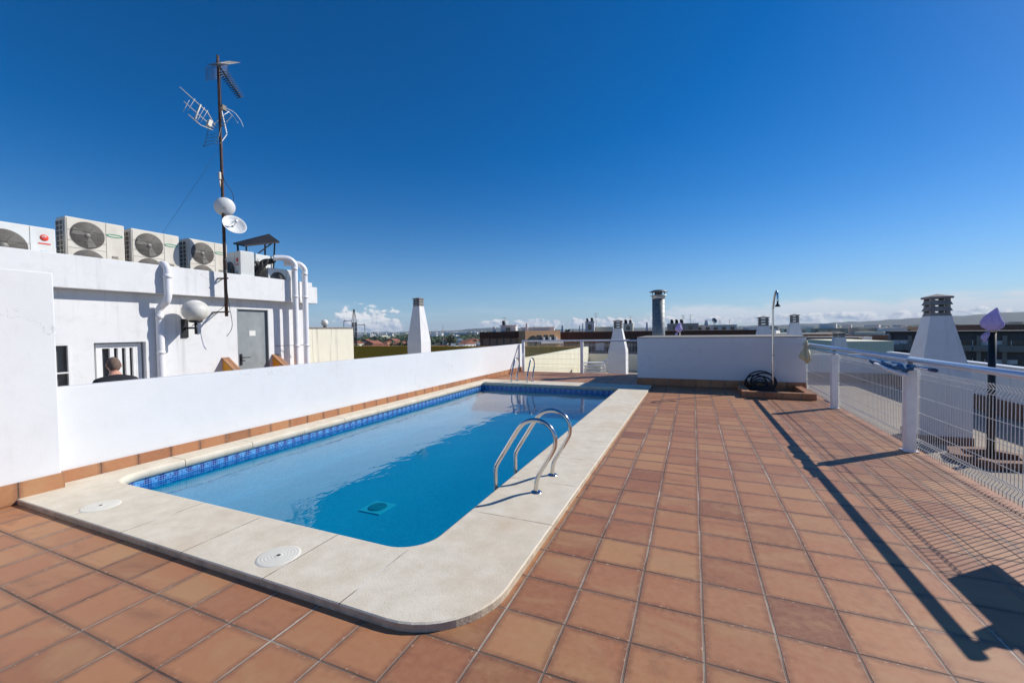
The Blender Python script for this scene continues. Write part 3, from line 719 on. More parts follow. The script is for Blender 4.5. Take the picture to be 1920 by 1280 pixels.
# ------------------------------------------------------------------ air conditioners
def ac_unit(w=.84, d=.33, h=1.12, fans=2, mats=('ac',), badge='green', name='air_conditioner'):
    """front looks along +X, width along Y, origin bottom centre"""
    cm = M[mats[0]]
    t = bpy.data.objects.new(name, None); col.objects.link(t)
    bm = B(); box(bm, -d/2, d/2-.004, -w/2, w/2, .03, h, bev=.014); obj('casing', bm, cm, t)
    for s in (-1, 1):
        bm = B(); box(bm, -d/2+.02, d/2-.02, s*(w/2-.12)-.03, s*(w/2-.12)+.03, 0, .03); obj('foot_rail', bm, M['galv_dark'], t)
    fw_ = w*.64; yc = -w/2+.03+fw_/2
    bm = B(); g = .006
    for (a, b, c, e) in ((-w/2+.02, -w/2+.02+g, .05, h-.03), (-w/2+.02+fw_, -w/2+.02+fw_+g, .03, h-.01)): box(bm, d/2-.004, d/2-.001, a, b, c, e)
    for k in range(1, fans): box(bm, d/2-.004, d/2-.001, -w/2+.026, -w/2+.02+fw_, h-.54-g/2, h-.54+g/2)
    if fans > 1: obj('panel_seam', bm, M['acring'], t)
    else:
        bm.free(); bm = B(); box(bm, d/2-.004, d/2-.001, -w/2+.02+fw_, -w/2+.02+fw_+g, .03, h-.01); obj('panel_seam', bm, M['acring'], t)
    bm = B(); box(bm, d/2-.004, d/2+.004, w/2-.20, w/2-.11, h*.42, h*.455); obj('latch', bm, M['acring'], t)
    fr = min(fw_*.45, (h/fans)*.44)
    for k in range(fans):
        zc = h-.29-k*.5 if fans > 1 else h*.5+.01
        bm = B(); lathe(bm, [(0, .003), (fr*.98, .003), (fr, .0)], (d/2-.002, yc, zc), 'x', 36); fg = obj('fan_opening', bm, M['acdark'], t)
        bm = B()
        for j in range(3):
            a0 = j*2*PI/3+.5
            q = []
            for (rr, aa) in ((.2, 0), (.55, -.1), (.93, .0), (.93, .55), (.6, .62), (.22, .6)):
                q.append((d/2+.004, yc+fr*rr*math.cos(a0+aa), zc+fr*rr*math.sin(a0+aa)))
            prism(bm, q, (.004, 0, 0))
        obj('fan_blades', bm, M['fan'], fg)
        bm = B(); lathe(bm, [(0, .014), (fr*.17, .012), (fr*.19, .004)], (d/2, yc, zc), 'x', 16); obj('fan_hub', bm, M['fan'], fg)
        bm = B()
        for q in range(3, 12):
            rr = fr*q/11.5; pts = [(d/2+.012, yc+rr*math.cos(a*PI/14), zc+rr*math.sin(a*PI/14)) for a in range(29)]
            tube(bm, pts, .0016, 4, cap=False)
        for z_ in (-.45, .3): tube(bm, [(d/2+.015, yc-fr*1.08, zc+fr*z_), (d/2+.015, yc+fr*1.08, zc+fr*z_)], .003, 5)
        obj('wire_guard', bm, M['acring'], fg)
    # louvred side (towards -Y)
    bm = B(); box(bm, -d/2+.03, d/2-.055, -w/2-.004, -w/2+.002, .08, h-.06); sg = obj('side_coil', bm, M['acdark'], t)
    bm = B(); nn = int(h/.095)
    for k in range(nn+1): box(bm, -d/2+.025, d/2-.05, -w/2-.014, -w/2-.005, .07+k*(h-.14)/nn, .082+k*(h-.14)/nn)
    for x_ in (-d/2+.025, -.01, d/2-.055): box(bm, x_, x_+.008, -w/2-.016, -w/2-.0045, .07, h-.06)
    obj('side_grid', bm, cm, sg)
    if badge == 'green':
        bm = B(); ys = w/2-.15
        o_ = [(d/2, ys+.085*math.cos(a*PI/12)+(.03 if abs(a-0) < 6 or a > 18 else -.03), h*.80+.024*math.sin(a*PI/12)) for a in range(24)]
        o_.append(o_[0]); tube(bm, o_, .007, 6); obj('oval_badge', bm, M['green'], t)
    if badge == 'red':
        bm = B(); lathe(bm, [(0, .004), (.052, .004), (.054, 0)], (d/2-.002, w/2-.14, h*.78), 'x', 24); bd = obj('round_badge', bm, M['red'], t)
        bm = B(); tube(bm, [(d/2+.004, w/2-.14-.03*math.cos(a), h*.78+.03*math.sin(a)) for a in (0, .5, 1, 1.5, 2, 2.5)], .006, 6); tube(bm, [(d/2+.004, w/2-.15, h*.78), (d/2+.004, w/2-.12, h*.78+.03)], .006, 6); obj('badge_mark', bm, cm, bd)
        bm = B(); box(bm, d/2-.001, d/2+.001, w/2-.215, w/2-.065, h*.64, h*.665); obj('lettering_strip', bm, M['red'], t)
        bm = B(); box(bm, d/2-.001, d/2+.001, w/2-.19, w/2-.10, h*.44, h*.50); obj('sticker', bm, M['bluegrey'], t)
    return t
RZ = 2.52
GRP = 'air conditioner units on the plant room roof'
A0 = ac_unit()
A0.location = (FX-.28, 4.145, RZ+.08); tag(A0, 'beige two-fan air conditioner leftmost of the three on the roof, in full sun', 'air conditioner', GRP)
for (y, lab) in ((5.09, 'beige two-fan air conditioner in the middle of the three on the roof'), (6.10, 'beige two-fan air conditioner behind the antenna mast, partly shaded')):
    c = copy_tree(A0); c.location = (FX-.28, y, RZ+.07); c['label'] = lab
A1 = ac_unit(.92, .33, .78, 1, ('acw',), 'red'); A1.location = (FX-.22, 3.12, RZ+.14); tag(A1, 'white single-fan air conditioner with round red badge at the left edge', 'air conditioner', GRP)
A2 = ac_unit(.80, .32, .92, 1, ('acw',), 'red'); A2.location = (FX-.22, 6.86, RZ+.14); A2.rotation_euler = (0, 0, -PI/2-.15)
tag(A2, 'pale air conditioner turned sideways with its end lit, right of the mast', 'air conditioner', GRP)
A3 = ac_unit(.70, .28, .60, 1, ('acw',), None); A3.location = (FX-.12, 7.86, RZ+.18); A3.rotation_euler = (0, 0, -.15); tag(A3, 'small white air conditioner half hidden by black hoses near the corner pipes', 'air conditioner', GRP)
A4 = ac_unit(.90, .33, 1.0, 1, ('acw',), None); A4.location = (FX-1.3, 2.75, RZ+.35); tag(A4, 'dark louvred air conditioner showing above the red-badged unit at far left', 'air conditioner', GRP)
A5 = ac_unit(.70, .33, .80, 1, ('acw',), None); A5.location = (FX-1.6, 4.25, RZ); tag(A5, 'dark unit glimpsed low between the red-badged unit and first beige unit', 'air conditioner', GRP)
# side cover with valves on the turned unit
bm = B()
box(bm, FX-.028, FX-.006, 6.84, 6.99, RZ+.35, RZ+1.02, bev=.006)
# white metal box and solar panel
wb = empty('equipment_box', (FX-.45, 7.55, RZ), 0, 'white metal equipment box under the black tilted panel', 'box')
bm.free(); bm = B(); box(bm, -.22, .22, -.24, .24, 0, 1.12, bev=.01); obj('casing', bm, M['acw'], wb)
bm = B(); box(bm, .221, .228, -.19, .19, .15, 1.02, bev=.002); obj('door', bm, M['acw'], wb)
sp_ = empty('solar_panel', (FX-.5, 7.3, RZ), 0, 'black tilted solar panel on struts above the roof equipment', 'solar panel')
bm = B(); P4 = [(.40, -.36, 1.22), (.40, .60, 1.49), (-.48, .96, 1.86), (-.48, -.06, 1.42)]
prism(bm, P4, (0, 0, .035)); obj('panel', bm, simple('black_solar_panel', (.018, .018, .02), .75, 0, var=.2), sp_)
bm = B()
for p in ((.34, -.28, 1.25), (.34, .50, 1.48), (-.40, .78, 1.77), (-.40, .0, 1.41)): bar(bm, p, (p[0]*.8, p[1]*.85, 0.0), .035)
bar(bm, (.33, .42, 1.45), (.25, .1, 1.15), .03); obj('strut', bm, M['dark'], sp_)
# hose bundle
bm = B(); hr = random.Random(3)
for k in range(9):
    y0 = 7.10+hr.random()*.15; x0 = FX-.05-hr.random()*.2
    p = [(x0-.1, y0-.05+hr.random()*.2, RZ+.25), (x0+hr.uniform(-.05, .1), y0+hr.random()*.2, RZ+.55+hr.random()*.2), (FX-.05+hr.uniform(-.06, .1), 7.35+hr.random()*.1, RZ+.85+hr.random()*.1), (FX+.0, 7.5+hr.random()*.05, RZ+.98-hr.random()*.08), (FX+.07, 7.62, RZ+1.0-hr.random()*.05)]
    tube(bm, smoothpts(p, 6), .032+hr.random()*.012, 8)
for k in range(4):
    p = [(FX-.1, 7.2+.05*k, RZ+.9), (FX-.04, 7.3+.04*k, RZ+.7), (FX-.08, 7.22+.06*k, RZ+.4), (FX-.05, 7.3+.05*k, RZ+.2)]
    tube(bm, smoothpts(p, 6), .035, 8)
tag(obj('hose_bundle', bm, M['rubber']), 'tangled black insulated hoses running into the corner pipe', 'hoses')
bm = B(); tube(bm, smoothpts([(FX-.0, 6.86, RZ+.95), (FX+.06, 6.9, RZ+.75), (FX+.05, 7.0, RZ+.55), (FX-.02, 7.15, RZ+.5)], 6), .012, 8); tube(bm, smoothpts([(FX-.0, 6.88, RZ+.9), (FX+.05, 6.88, RZ+.65), (FX+.03, 6.98, RZ+.42), (FX-.02, 7.1, RZ+.45)], 6), .012, 8)
tag(obj('power_cable', bm, M['rubber']), 'thin black cables looping from the turned air conditioner', 'cable')

# lower cream wall right of the building with globe lamp
bm = B(); box(bm, -10.9, -10.0, 8.66, 10.36, -.3, 1.73, bev=.006)
cb = empty('cream_wall', label='streaky cream walled box beyond the rooftop building', cat='wall'); obj('wall_body', bm, M['cream'], cb)
bm = B(); box(bm, -10.93, -9.975, 8.66, 10.38, 1.733, 1.765, bev=.004); obj('cap', bm, M['concrete'], cb)
gl_ = empty('post_lamp', (-10.35, 9.55, 1.766), 0, 'small white globe lamp on the cream wall top', 'lamp')
bm = B(); lathe(bm, [(0, 0), (.05, 0), (.05, .03), (.03, .05), (0, .05)], seg=16); obj('base', bm, M['dark'], gl_)
bm = B(); bmesh.ops.create_uvsphere(bm, u_segments=28, v_segments=18, radius=.105, matrix=Matrix.Translation((0, 0, .14))); obj('globe', bm, M['globe'], gl_, True)

# ------------------------------------------------------------------ seated man
def skin_obj(name, pts, edges, rad, mat, parent, sub=2):
    me = bpy.data.meshes.new(name); me.from_pydata([Vector(p) for p in pts], edges, []); me.materials.append(mat)
    o = bpy.data.objects.new(name, me); col.objects.link(o); o.parent = parent
    sm = o.modifiers.new('skin', 'SKIN'); sm.use_smooth_shade = True
    for i, r in enumerate(rad):
        v = me.skin_vertices[0].data[i]; v.radius = r if isinstance(r, tuple) else (r, r)
    me.skin_vertices[0].data[0].use_root = True
    ss = o.modifiers.new('sub', 'SUBSURF'); ss.levels = sub; ss.render_levels = sub
    return o
def man():
    # sits facing -X (towards the window), origin on the floor under the hips
    t = empty('person', (-7.62, 3.30, -.045), R(-12), 'seated man seen from behind with cropped grey hair and black shirt, head bowed', 'person')
    S = .48   # seat height
    P = [(0, 0, S+.05), (-.02, 0, S+.22), (-.05, 0, S+.38), (-.10, 0, S+.50), (-.145, 0, S+.57), (-.19, 0, S+.66),   # pelvis..head base 0-5
         (-.03, -.12, S+.03), (-.45, -.13, S+.02), (-.43, -.13, .10), (-.58, -.14, .04),                             # right leg 6-9
         (-.03, .12, S+.03), (-.45, .14, S+.02), (-.43, .14, .10), (-.58, .15, .04),                                 # 10-13
         (-.10, -.19, S+.49), (-.20, -.24, S+.26), (-.40, -.13, S+.16), (-.47, -.09, S+.15),                          # right arm 14-17
         (-.10, .19, S+.49), (-.20, .24, S+.26), (-.40, .13, S+.16), (-.47, .09, S+.15)]                              # 18-21
    E_ = [(0, 1), (1, 2), (2, 3), (3, 4), (4, 5), (0, 6), (6, 7), (7, 8), (8, 9), (0, 10), (10, 11), (11, 12), (12, 13), (3, 14), (14, 15), (15, 16), (16, 17), (3, 18), (18, 19), (19, 20), (20, 21)]
    rad = [(.15, .11), (.15, .11), (.16, .115), (.10, .09), .062, .07, .09, .065, .045, .035, .09, .065, .045, .035, .06, .047, .032, .03, .06, .047, .032, .03]
    body = skin_obj('person_body', P, E_, rad, M['skin'], t)
    # head shape joined on the neck
    c = Vector((-.215, 0, S+.735))
    tilt = Matrix.Rotation(R(-28), 4, 'Y')
    bm = B(); bmesh.ops.create_uvsphere(bm, u_segments=28, v_segments=20, radius=1)
    for v in bm.verts:
        x, y, z = v.co; k = 1-.18*max(0, -z)
        v.co = Vector((x*.098*(1.0-.06*max(0, z)), y*.078*k, z*.122))
        if x < -.5 and abs(y) < .3 and -.25 < z < .15: v.co.x -= .018        # nose
        if x < -.2 and z < -.6: v.co.x -= .012                                # chin
    for s in (-1, 1):
        bmesh.ops.create_uvsphere(bm, u_segments=10, v_segments=8, radius=1, matrix=Matrix.Translation((.008, s*.080, -.008)) @ Matrix.Diagonal((.020, .009, .034, 1)))
        bmesh.ops.create_uvsphere(bm, u_segments=10, v_segments=8, radius=.012, matrix=Matrix.Translation((-.086, s*.030, .008)))
    bm.transform(Matrix.Translation(c) @ tilt); obj('head', bm, M['skin'], t, True)
    bm = B(); bmesh.ops.create_uvsphere(bm, u_segments=32, v_segments=24, radius=1)
    kill = []
    for v in bm.verts:
        x, y, z = v.co
        if (z < -.42 and x < .2) or z < -.80 or (x < -.45 and z < .45) or (abs(y) > .8 and z < -.02 and x < .1): kill.append(v)
        v.co = Vector((x*.101*(1.0-.06*max(0, z)), y*.081, z*.125))
    bmesh.ops.delete(bm, geom=kill, context='VERTS'); bm.transform(Matrix.Translation(c) @ tilt)
    obj('hair', bm, M['hair'], t, True)
    sh = [(0, 0, S+.08), (-.02, 0, S+.22), (-.05, 0, S+.38), (-.10, 0, S+.50), (-.135, 0, S+.575), (-.105, -.19, S+.485), (-.19, -.245, S+.30), (-.105, .19, S+.485), (-.19, .245, S+.30)]
    skin_obj('shirt', sh, [(0, 1), (1, 2), (2, 3), (3, 4), (3, 5), (5, 6), (3, 7), (7, 8)], [(.17, .13), (.17, .13), (.18, .135), (.14, .115), .088, .082, .066, .082, .066], M['shirt'], t)
    tr = [(0, 0, S+.04), (-.04, -.12, S+.03), (-.45, -.13, S+.025), (-.43, -.13, .14), (-.04, .12, S+.03), (-.45, .14, S+.025), (-.43, .14, .14)]
    skin_obj('trousers', tr, [(0, 1), (1, 2), (2, 3), (0, 4), (4, 5), (5, 6)], [(.165, .12), .105, .078, .06, .105, .078, .06], M['trouser'], t)
    ch = empty('chair', (-7.60, 3.30, -.02), R(-12), 'plain white chair under the seated man behind the wall', 'chair')
    bm = B(); box(bm, -.24, .2, -.22, .22, .33, .37, bev=.01); obj('seat', bm, M['chair'], ch)
    for x in (-.21, .17):
        for y in (-.19, .19):
            bm = B(); tube(bm, [(x, y, .33), (x*1.1, y*1.1, 0)], .018, 8); obj('leg', bm, M['chair'], ch)
man()

# ------------------------------------------------------------------ shower block wall at the end
sb = empty('shower_wall', label='white rendered box wall behind the shower', cat='wall')
BY = 12.28
bm = B(); box(bm, -1.44, 2.56, BY, 15.15, 0.0, 1.335, bev=.006); obj('wall_body', bm, M['wall'], sb)
bm = B(); box(bm, -1.455, 2.575, BY-.015, 15.16, 1.337, 1.352, bev=.003); obj('cap', bm, M['concrete'], sb)
bm = B(); box(bm, -1.45, 1.14, BY-.022, BY-.002, .003, .215, bev=.003); box(bm, 1.143, 2.562, BY-.022, BY-.002, .003, .215, bev=.003); box(bm, -1.46, -1.443, BY, 15.0, .003, .2); obj('tile_skirting', bm, M['skirt_x'], sb)
# tray
st = empty('shower_tray', (0, 0, 0), 0, 'raised terracotta tiled shower tray against the white wall', 'shower tray')
bm = B(); x0, x1, y0, y1, hh = 1.04, 2.44, 10.80, BY-.025, .14
for a in ((x0, x0+.16, y0, y1), (x1-.16, x1, y0, y1), (x0+.16, x1-.16, y0, y0+.16)): box(bm, a[0], a[1], a[2], a[3], .002, hh)
obj('kerb', bm, M['skirt_x'], st)
bm = B(); box(bm, x0+.16, x1-.16, y0+.16, y1, .002, .02); obj('tray_floor', bm, M['tiles'], st)
# shower
sh = empty('outdoor_shower', (1.81, 12.0, .02), 0, 'tall stainless outdoor shower pole with hooked head', 'shower')
bm = B(); pts = [(0, 0, 0), (0, 0, 2.10)]
tube(bm, smoothpts([(0, 0, 0), (0, 0, .8), (0, 0, 1.6), (0, 0, 1.95), (0, -.005, 2.05), (.02, -.05, 2.28), (.035, -.09, 2.38), (.045, -.15, 2.43), (.055, -.21, 2.38), (.06, -.23, 2.25), (.06, -.23, 2.18)], 6), .024, 14); obj('pole', bm, M['steel'], sh, True)
bm = B(); lathe(bm, [(.018, 0), (.02, -.06), (.06, -.12), (.062, -.135), (0, -.135)], (.06, -.23, 2.19), seg=20); obj('shower_head', bm, M['dark'], sh)
bm = B(); tube(bm, [(0, .0, .88), (0, -.06, .88)], .016, 10); tube(bm, [(-.03, -.06, .88), (.03, -.06, .88)], .014, 10); obj('valve', bm, M['steel'], sh)
bm = B(); lathe(bm, [(.06, 0), (.055, .012), (.026, .016)], seg=20); obj('base_plate', bm, M['steel'], sh)
# garden hose coil
bm = B(); hr = random.Random(5)
for k in range(7):
    c = Vector((1.50+hr.uniform(-.06, .12), 11.95-.03*k+.08, .0)); rr = .27-.026*k+hr.random()*.03; tl = hr.uniform(-.2, .35)
    pts = []
    for a in range(25):
        th = a/24*2*PI
        pts.append((c.x+rr*math.cos(th)*1.05, c.y+.05*math.sin(th*2)+tl*.12*math.sin(th), (rr+.02+rr*math.sin(th))*.80+.01))
    tube(bm, pts, .017, 8, cap=False)
for k in range(4):
    rr = .30-.03*k; pts = [(1.55+rr*math.cos(a/24*2*PI), 11.75+rr*.5*math.sin(a/24*2*PI), .045+.03*k) for a in range(25)]
    tube(bm, pts, .017, 8, cap=False)
tag(obj('garden_hose', bm, M['rubber']), 'coiled black garden hose leaning on the wall beside the shower', 'hose')

# galvanised flue behind the block
fl = empty('flue', (-1.10, 15.6, -.3), 0, 'thick galvanised round flue with rain cap behind the shower wall', 'flue')
bm = B(); tube(bm, [(0, 0, 0), (0, 0, 2.98)], .212, 32)
for k in range(16): lathe(bm, [(.212, .2+.17*k), (.217, .205+.17*k), (.212, .21+.17*k)], seg=32)
obj('duct', bm, M['galv'], fl)
bm = B(); tube(bm, [(0, 0, 2.93), (0, 0, 3.04)], .222, 32); lathe(bm, [(.20, 3.02), (.29, 3.035), (.29, 3.045), (.18, 3.06)], seg=32); obj('collar', bm, simple('bright_tin', (.62, .62, .6), .4, .7), fl)
bm = B(); tube(bm, [(0, 0, 3.04), (0, 0, 3.16)], .13, 20); obj('inner_pipe', bm, M['galv_dark'], fl)
bm = B()
for a in range(4): bar(bm, (.2*math.cos(a*PI/2+.4), .2*math.sin(a*PI/2+.4), 3.03), (.22*math.cos(a*PI/2+.4), .22*math.sin(a*PI/2+.4), 3.18), .02)
obj('cap_stay', bm, M['galv_dark'], fl)
bm = B(); lathe(bm, [(.31, 3.165), (.312, 3.175), (.16, 3.235), (.05, 3.25), (0, 3.25), (0, 3.23), (.15, 3.215), (.31, 3.165)], seg=32); obj('rain_cap', bm, M['galv'], fl)

# ------------------------------------------------------------------ right-hand railing
FXR = 2.52
fe = empty('railing', (0, 0, 0), 0, 'white mesh fence with round bluish handrail along the right edge', 'railing')
posts = [3.86, 6.84, 9.92, 13.0]
for y in posts:
    bm = B(); box(bm, FXR-.052, FXR+.052, y-.052, y+.052, .002, 1.05, bev=.006); p = obj('post', bm, M['white_paint'], fe)
    bm = B(); box(bm, FXR-.075, FXR+.075, y-.075, y+.075, .003, .012); obj('base_plate', bm, M['white_paint'], p)
    bm = B(); box(bm, FXR-.02, FXR+.02, y-.02, y+.02, 1.052, 1.135); obj('rail_bracket', bm, M['galv_dark'], p)
bm = B(); tube(bm, [(FXR, 3.80, 1.165), (FXR, 6.83, 1.165)], .034, 20); tube(bm, [(FXR, 6.85, 1.165), (FXR, 13.05, 1.165)], .034, 20); obj('handrail', bm, M['rail'], fe)
def mesh_panel(bm, p0, p1, z0, z1, nrm, pitch=.05, vb=(), r=.0036):
    """V-folded welded mesh between two plan points"""
    p0, p1 = Vector((*p0, 0)), Vector((*p1, 0)); L = (p1-p0).length; d = (p1-p0)/L; nv = Vector((*nrm, 0))
    zs = [z0]
    prof = [(0, z0)]
    for zb in vb: prof += [(0, zb-.05), (.032, zb), (0, zb+.05)]
    prof.append((0, z1))
    k = int(L/pitch)
    for i in range(k+1):
        p = p0+d*(L*i/k)
        tube(bm, [p+nv*a+Vector((0, 0, z)) for a, z in prof], r, 5)
    for a, z in prof[1:-1]:
        tube(bm, [p0+nv*a+Vector((0, 0, z)), p1+nv*a+Vector((0, 0, z))], r*.9, 5)
    for z in (.3, .5, .7):
        tube(bm, [p0+Vector((0, 0, z)), p1+Vector((0, 0, z))], r*.9, 5)
XP = FXR+.075
for a, b in zip([3.86]+posts[1:3], posts[1:]):
    bm = B(); mesh_panel(bm, (XP, a+.02), (XP, b-.02), .02, 1.04, (1, 0), .05, (.12, .98)); obj('mesh_panel', bm, M['wire'], fe)
bm = B(); mesh_panel(bm, (XP, 13.02), (XP, 15.1), .02, 1.04, (1, 0), .05, (.12, .98)); obj('mesh_panel', bm, M['wire'], fe)
# notice board hung on the fence (its shadow falls on the deck at lower right)
nb = empty('notice_board', (FXR+.04, 3.9, .6), 0, 'plain white notice board hung on the railing beyond the right edge', 'sign')
bm = B(); box(bm, -.012, .012, -.62, .52, .06, .40, bev=.003); obj('board', bm, M['white_paint'], nb)
bm = B(); box(bm, -.03, -.013, -.10, -.06, -.6, .42); obj('stake', bm, M['galv'], nb)

# pool net on its pole hung along the rail
pn = empty('pool_net', (FXR-.09, 8.2, 1.07), 0, 'telescopic pole with blue pool net hung under the handrail', 'pool net')
bm = B(); tube(bm, [(0, 2.55, .03), (.0, -.2, .03), (.015, -2.05, .025)], .015, 12); obj('pole', bm, M['alupole'], pn)
bm = B(); tube(bm, [(.015, -2.03, .025), (.015, -2.16, .025)], .021, 12); obj('pole_grip', bm, simple('navy_grip', (.02, .05, .14), .5), pn)
bm = B()
N_ = 34; ring_ = []
for k in range(N_+1):
    t_ = k/N_; y = -.55-1.22*t_
    wv_ = .014*math.sin(t_*17)+.010*math.sin(t_*31+1); sg_ = math.sin(PI*min(1, t_*1.02))**.6
    ring_.append([(-.02, y, .035+wv_*.6), (-.06-.03*abs(math.sin(t_*11)), y, .025+wv_), (-.07-wv_, y, -.005-.022*sg_+wv_), (-.03, y, -.02-.035*sg_-wv_)])
V = [[bm.verts.new(p) for p in r_] for r_ in ring_]
for a, b in zip(V, V[1:]):
    for j in range(4):
        if j < 3: bm.faces.new((a[j], a[j+1], b[j+1], b[j]))
        else: bm.faces.new((a[3], a[0], b[0], b[3]))
bm.faces.new(V[0]); bm.faces.new(V[-1]); obj('net_cloth', bm, M['bluenet'], pn)
bm = B(); tube(bm, [(-.10, -.86, -.005), (-.10, -1.30, -.045), (-.095, -1.85, -.07)], .022, 10); obj('white_float_bar', bm, M['chair'], pn)
bm = B(); tube(bm, smoothpts([(-.09, -1.7, -.02), (-.06, -1.82, .03), (-.02, -1.80, .05), (-.02, -1.6, .05)], 5), .007, 6); obj('net_frame', bm, M['bluenet'], pn)

# plastic bag on the railing
def blob(bm, rings, seg=20, seed=1, amp=.12, mi=0):
    rings = [tuple(a+(b-a)*k/3 for a, b in zip(p, q)) for p, q in zip(rings, rings[1:]) for k in range(3)]+[rings[-1]]; seg = 48
    """rings: (x, y, z, rx, ry); creased closed skin"""
    r_ = random.Random(seed); ph = [r_.random()*6 for _ in range(6)]; V = []
    for i, (x, y, z, rx, ry) in enumerate(rings):
        row = []
        for k in range(seg):
            a = 2*PI*k/seg; m = 1+amp*(math.sin(3*a+ph[0]+i*.35)+.7*math.sin(7*a+ph[1]-i*.25)+.6*(1-2*abs(math.sin(5.5*a+ph[2]+i*.15))))*.6
            row.append(bm.verts.new((x+rx*m*math.cos(a), y+ry*m*math.sin(a), z+amp*.05*math.sin(5*a+ph[3]))))
        V.append(row)
    for a, b in zip(V, V[1:]):
        for k in range(seg): bm.faces.new((a[k], a[(k+1) % seg], b[(k+1) % seg], b[k]))
    bm.faces.new(V[0][::-1]); bm.faces.new(V[-1])
bm = B(); blob(bm, [(0, 0, .02, .03, .04), (0, -.02, -.05, .035, .09), (-.01, -.04, -.16, .045, .14), (-.03, -.10, -.26, .09, .20), (-.04, -.14, -.34, .11, .23), (-.03, -.15, -.40, .09, .20), (-.0, -.10, -.44, .05, .12), (0, -.09, -.50, .02, .05)], 32, 4, .22)
o = obj('plastic_bag', bm, M['bag'], None, True); o.location = (FXR-.085, 11.75, 1.24); tag(o, 'cream plastic bag tied to the railing by the shower wall', 'bag')

# ------------------------------------------------------------------ far fence
ff = empty('end_fence', (0, 0, 0), 0, 'white mesh fence closing the far end of the deck', 'fence')
FY = 15.08
for x in (-6.02, -3.72):
    bm = B(); box(bm, x-.05, x+.05, FY-.05, FY+.05, .002, 1.15, bev=.005); p = obj('post', bm, M['white_paint'], ff)
    bm = B(); box(bm, x-.07, x+.07, FY-.07, FY+.07, .003, .012); obj('base_plate', bm, M['white_paint'], p)
bm = B(); tube(bm, [(-6.06, FY, 1.185), (-1.47, FY, 1.185)], .036, 18); obj('handrail', bm, M['white_paint'], ff)
for a, b in ((-5.98, -3.76), (-3.68, -1.47)):
    bm = B(); mesh_panel(bm, (a, FY+.06), (b, FY+.06), .02, 1.1, (0, 1), .05, (.12, 1.03), .0034); obj('mesh_panel', bm, simple('cream_wire', (.66, .62, .48), .5) if 'cw' not in M else M['cw'], ff); M['cw'] = ff.children[-1].data.materials[0] if len(ff.children) else M['wire']
# pole leaning in the corner
bm = B(); tube(bm, [(-5.75, 14.25, .01), (-5.98, 14.98, 1.20)], .013, 8)
tag(obj('cleaning_pole', bm, M['alupole']), 'thin metal pole leaning in the far left fence corner', 'pole')

# ------------------------------------------------------------------ chimneys
def chimney(loc, zs, label, w=.65, wt=.36, h1=.97, h2=1.93, capw=.50, grow=1.):
    t = empty('chimney', loc, 0, label, 'chimney', 'tapered white chimneys with slatted caps'); t.scale = (grow,)*3
    capt = capw
    bm = B(); frustum(bm, 0, 0, 0, h1, w, w, w, w); frustum(bm, 0, 0, h1+.0005, h2, w, w, wt, wt)
    bmesh.ops.remove_doubles(bm, verts=bm.verts[:], dist=.002); obj('shaft', bm, M['chim'], t)
    bm = B(); box(bm, -w/2-.012, w/2+.012, -w/2-.012, w/2+.012, 0, .12); obj('tile_skirting', bm, M['brick'], t)
    cp = B(); z = h2
    frustum(cp, 0, 0, z, z+.05, wt*1.02, wt*1.02, wt*.9, wt*.9)
    for k in range(2):
        z0 = z+.075+k*.095
        frustum(cp, 0, 0, z0, z0+.07, capw, capw, capw*.8, capw*.8)
    z0 = z+.075+.19
    vs = [(-capw*.52, -capw*.52, z0), (capw*.52, -capw*.52, z0), (capw*.52, capw*.52, z0), (-capw*.52, capw*.52, z0)]
    a = [cp.verts.new(v) for v in vs]; b = [cp.verts.new((v[0], v[1], v[2]+.03)) for v in vs]; top = cp.verts.new((0, 0, z0+.075))
    for k in range(4): cp.faces.new((a[k], a[(k+1) % 4], b[(k+1) % 4], b[k])); cp.faces.new((b[k], b[(k+1) % 4], top))
    cp.faces.new(a[::-1])
    for sx in (-1, 1):
        for sy in (-1, 1): box(cp, sx*capw*.33-.025, sx*capw*.33+.025, sy*capw*.33-.025, sy*capw*.33+.025, z+.04, z0+.002)
    obj('slatted_cap', cp, M['concrete'], t)
    return t
cD = chimney((5.22, 12.9, -1.10), 0, 'large tapered white chimney just beyond the right railing', w=.60, wt=.25, capw=.27, grow=1.5)
specs = [((-9.60, 13.32, .20), 1.03, 2.36, .62, .29, 'tall tapered white chimney behind the long pool wall'),
         ((-3.19, 19.95, -1.10), 1.40, 2.26, .65, .31, 'tapered white chimney behind the far mesh fence'),
         ((3.36, 25.1, -1.10), .97, 1.83, .65, .30, 'tapered chimney behind the shower wall, the one beside the shower pole'),
         ((5.43, 28.9, -1.10), .97, 1.94, .66, .27, 'tapered chimney behind the shower wall, nearer its right end')]
for loc, h1, h2, w_, wt_, lab in specs:
    chimney(loc, 0, lab, w_, wt_, h1, h2, wt_*1.09, 1.0 if loc[0] < -9 else 1.2 if loc[1] < 21 else 1.5)
chimney((9.4, 36, -1.5), 0, 'small pale chimney seen over the handrail beside the second railing post', .95, .6, 1.1, 2.3, .65)

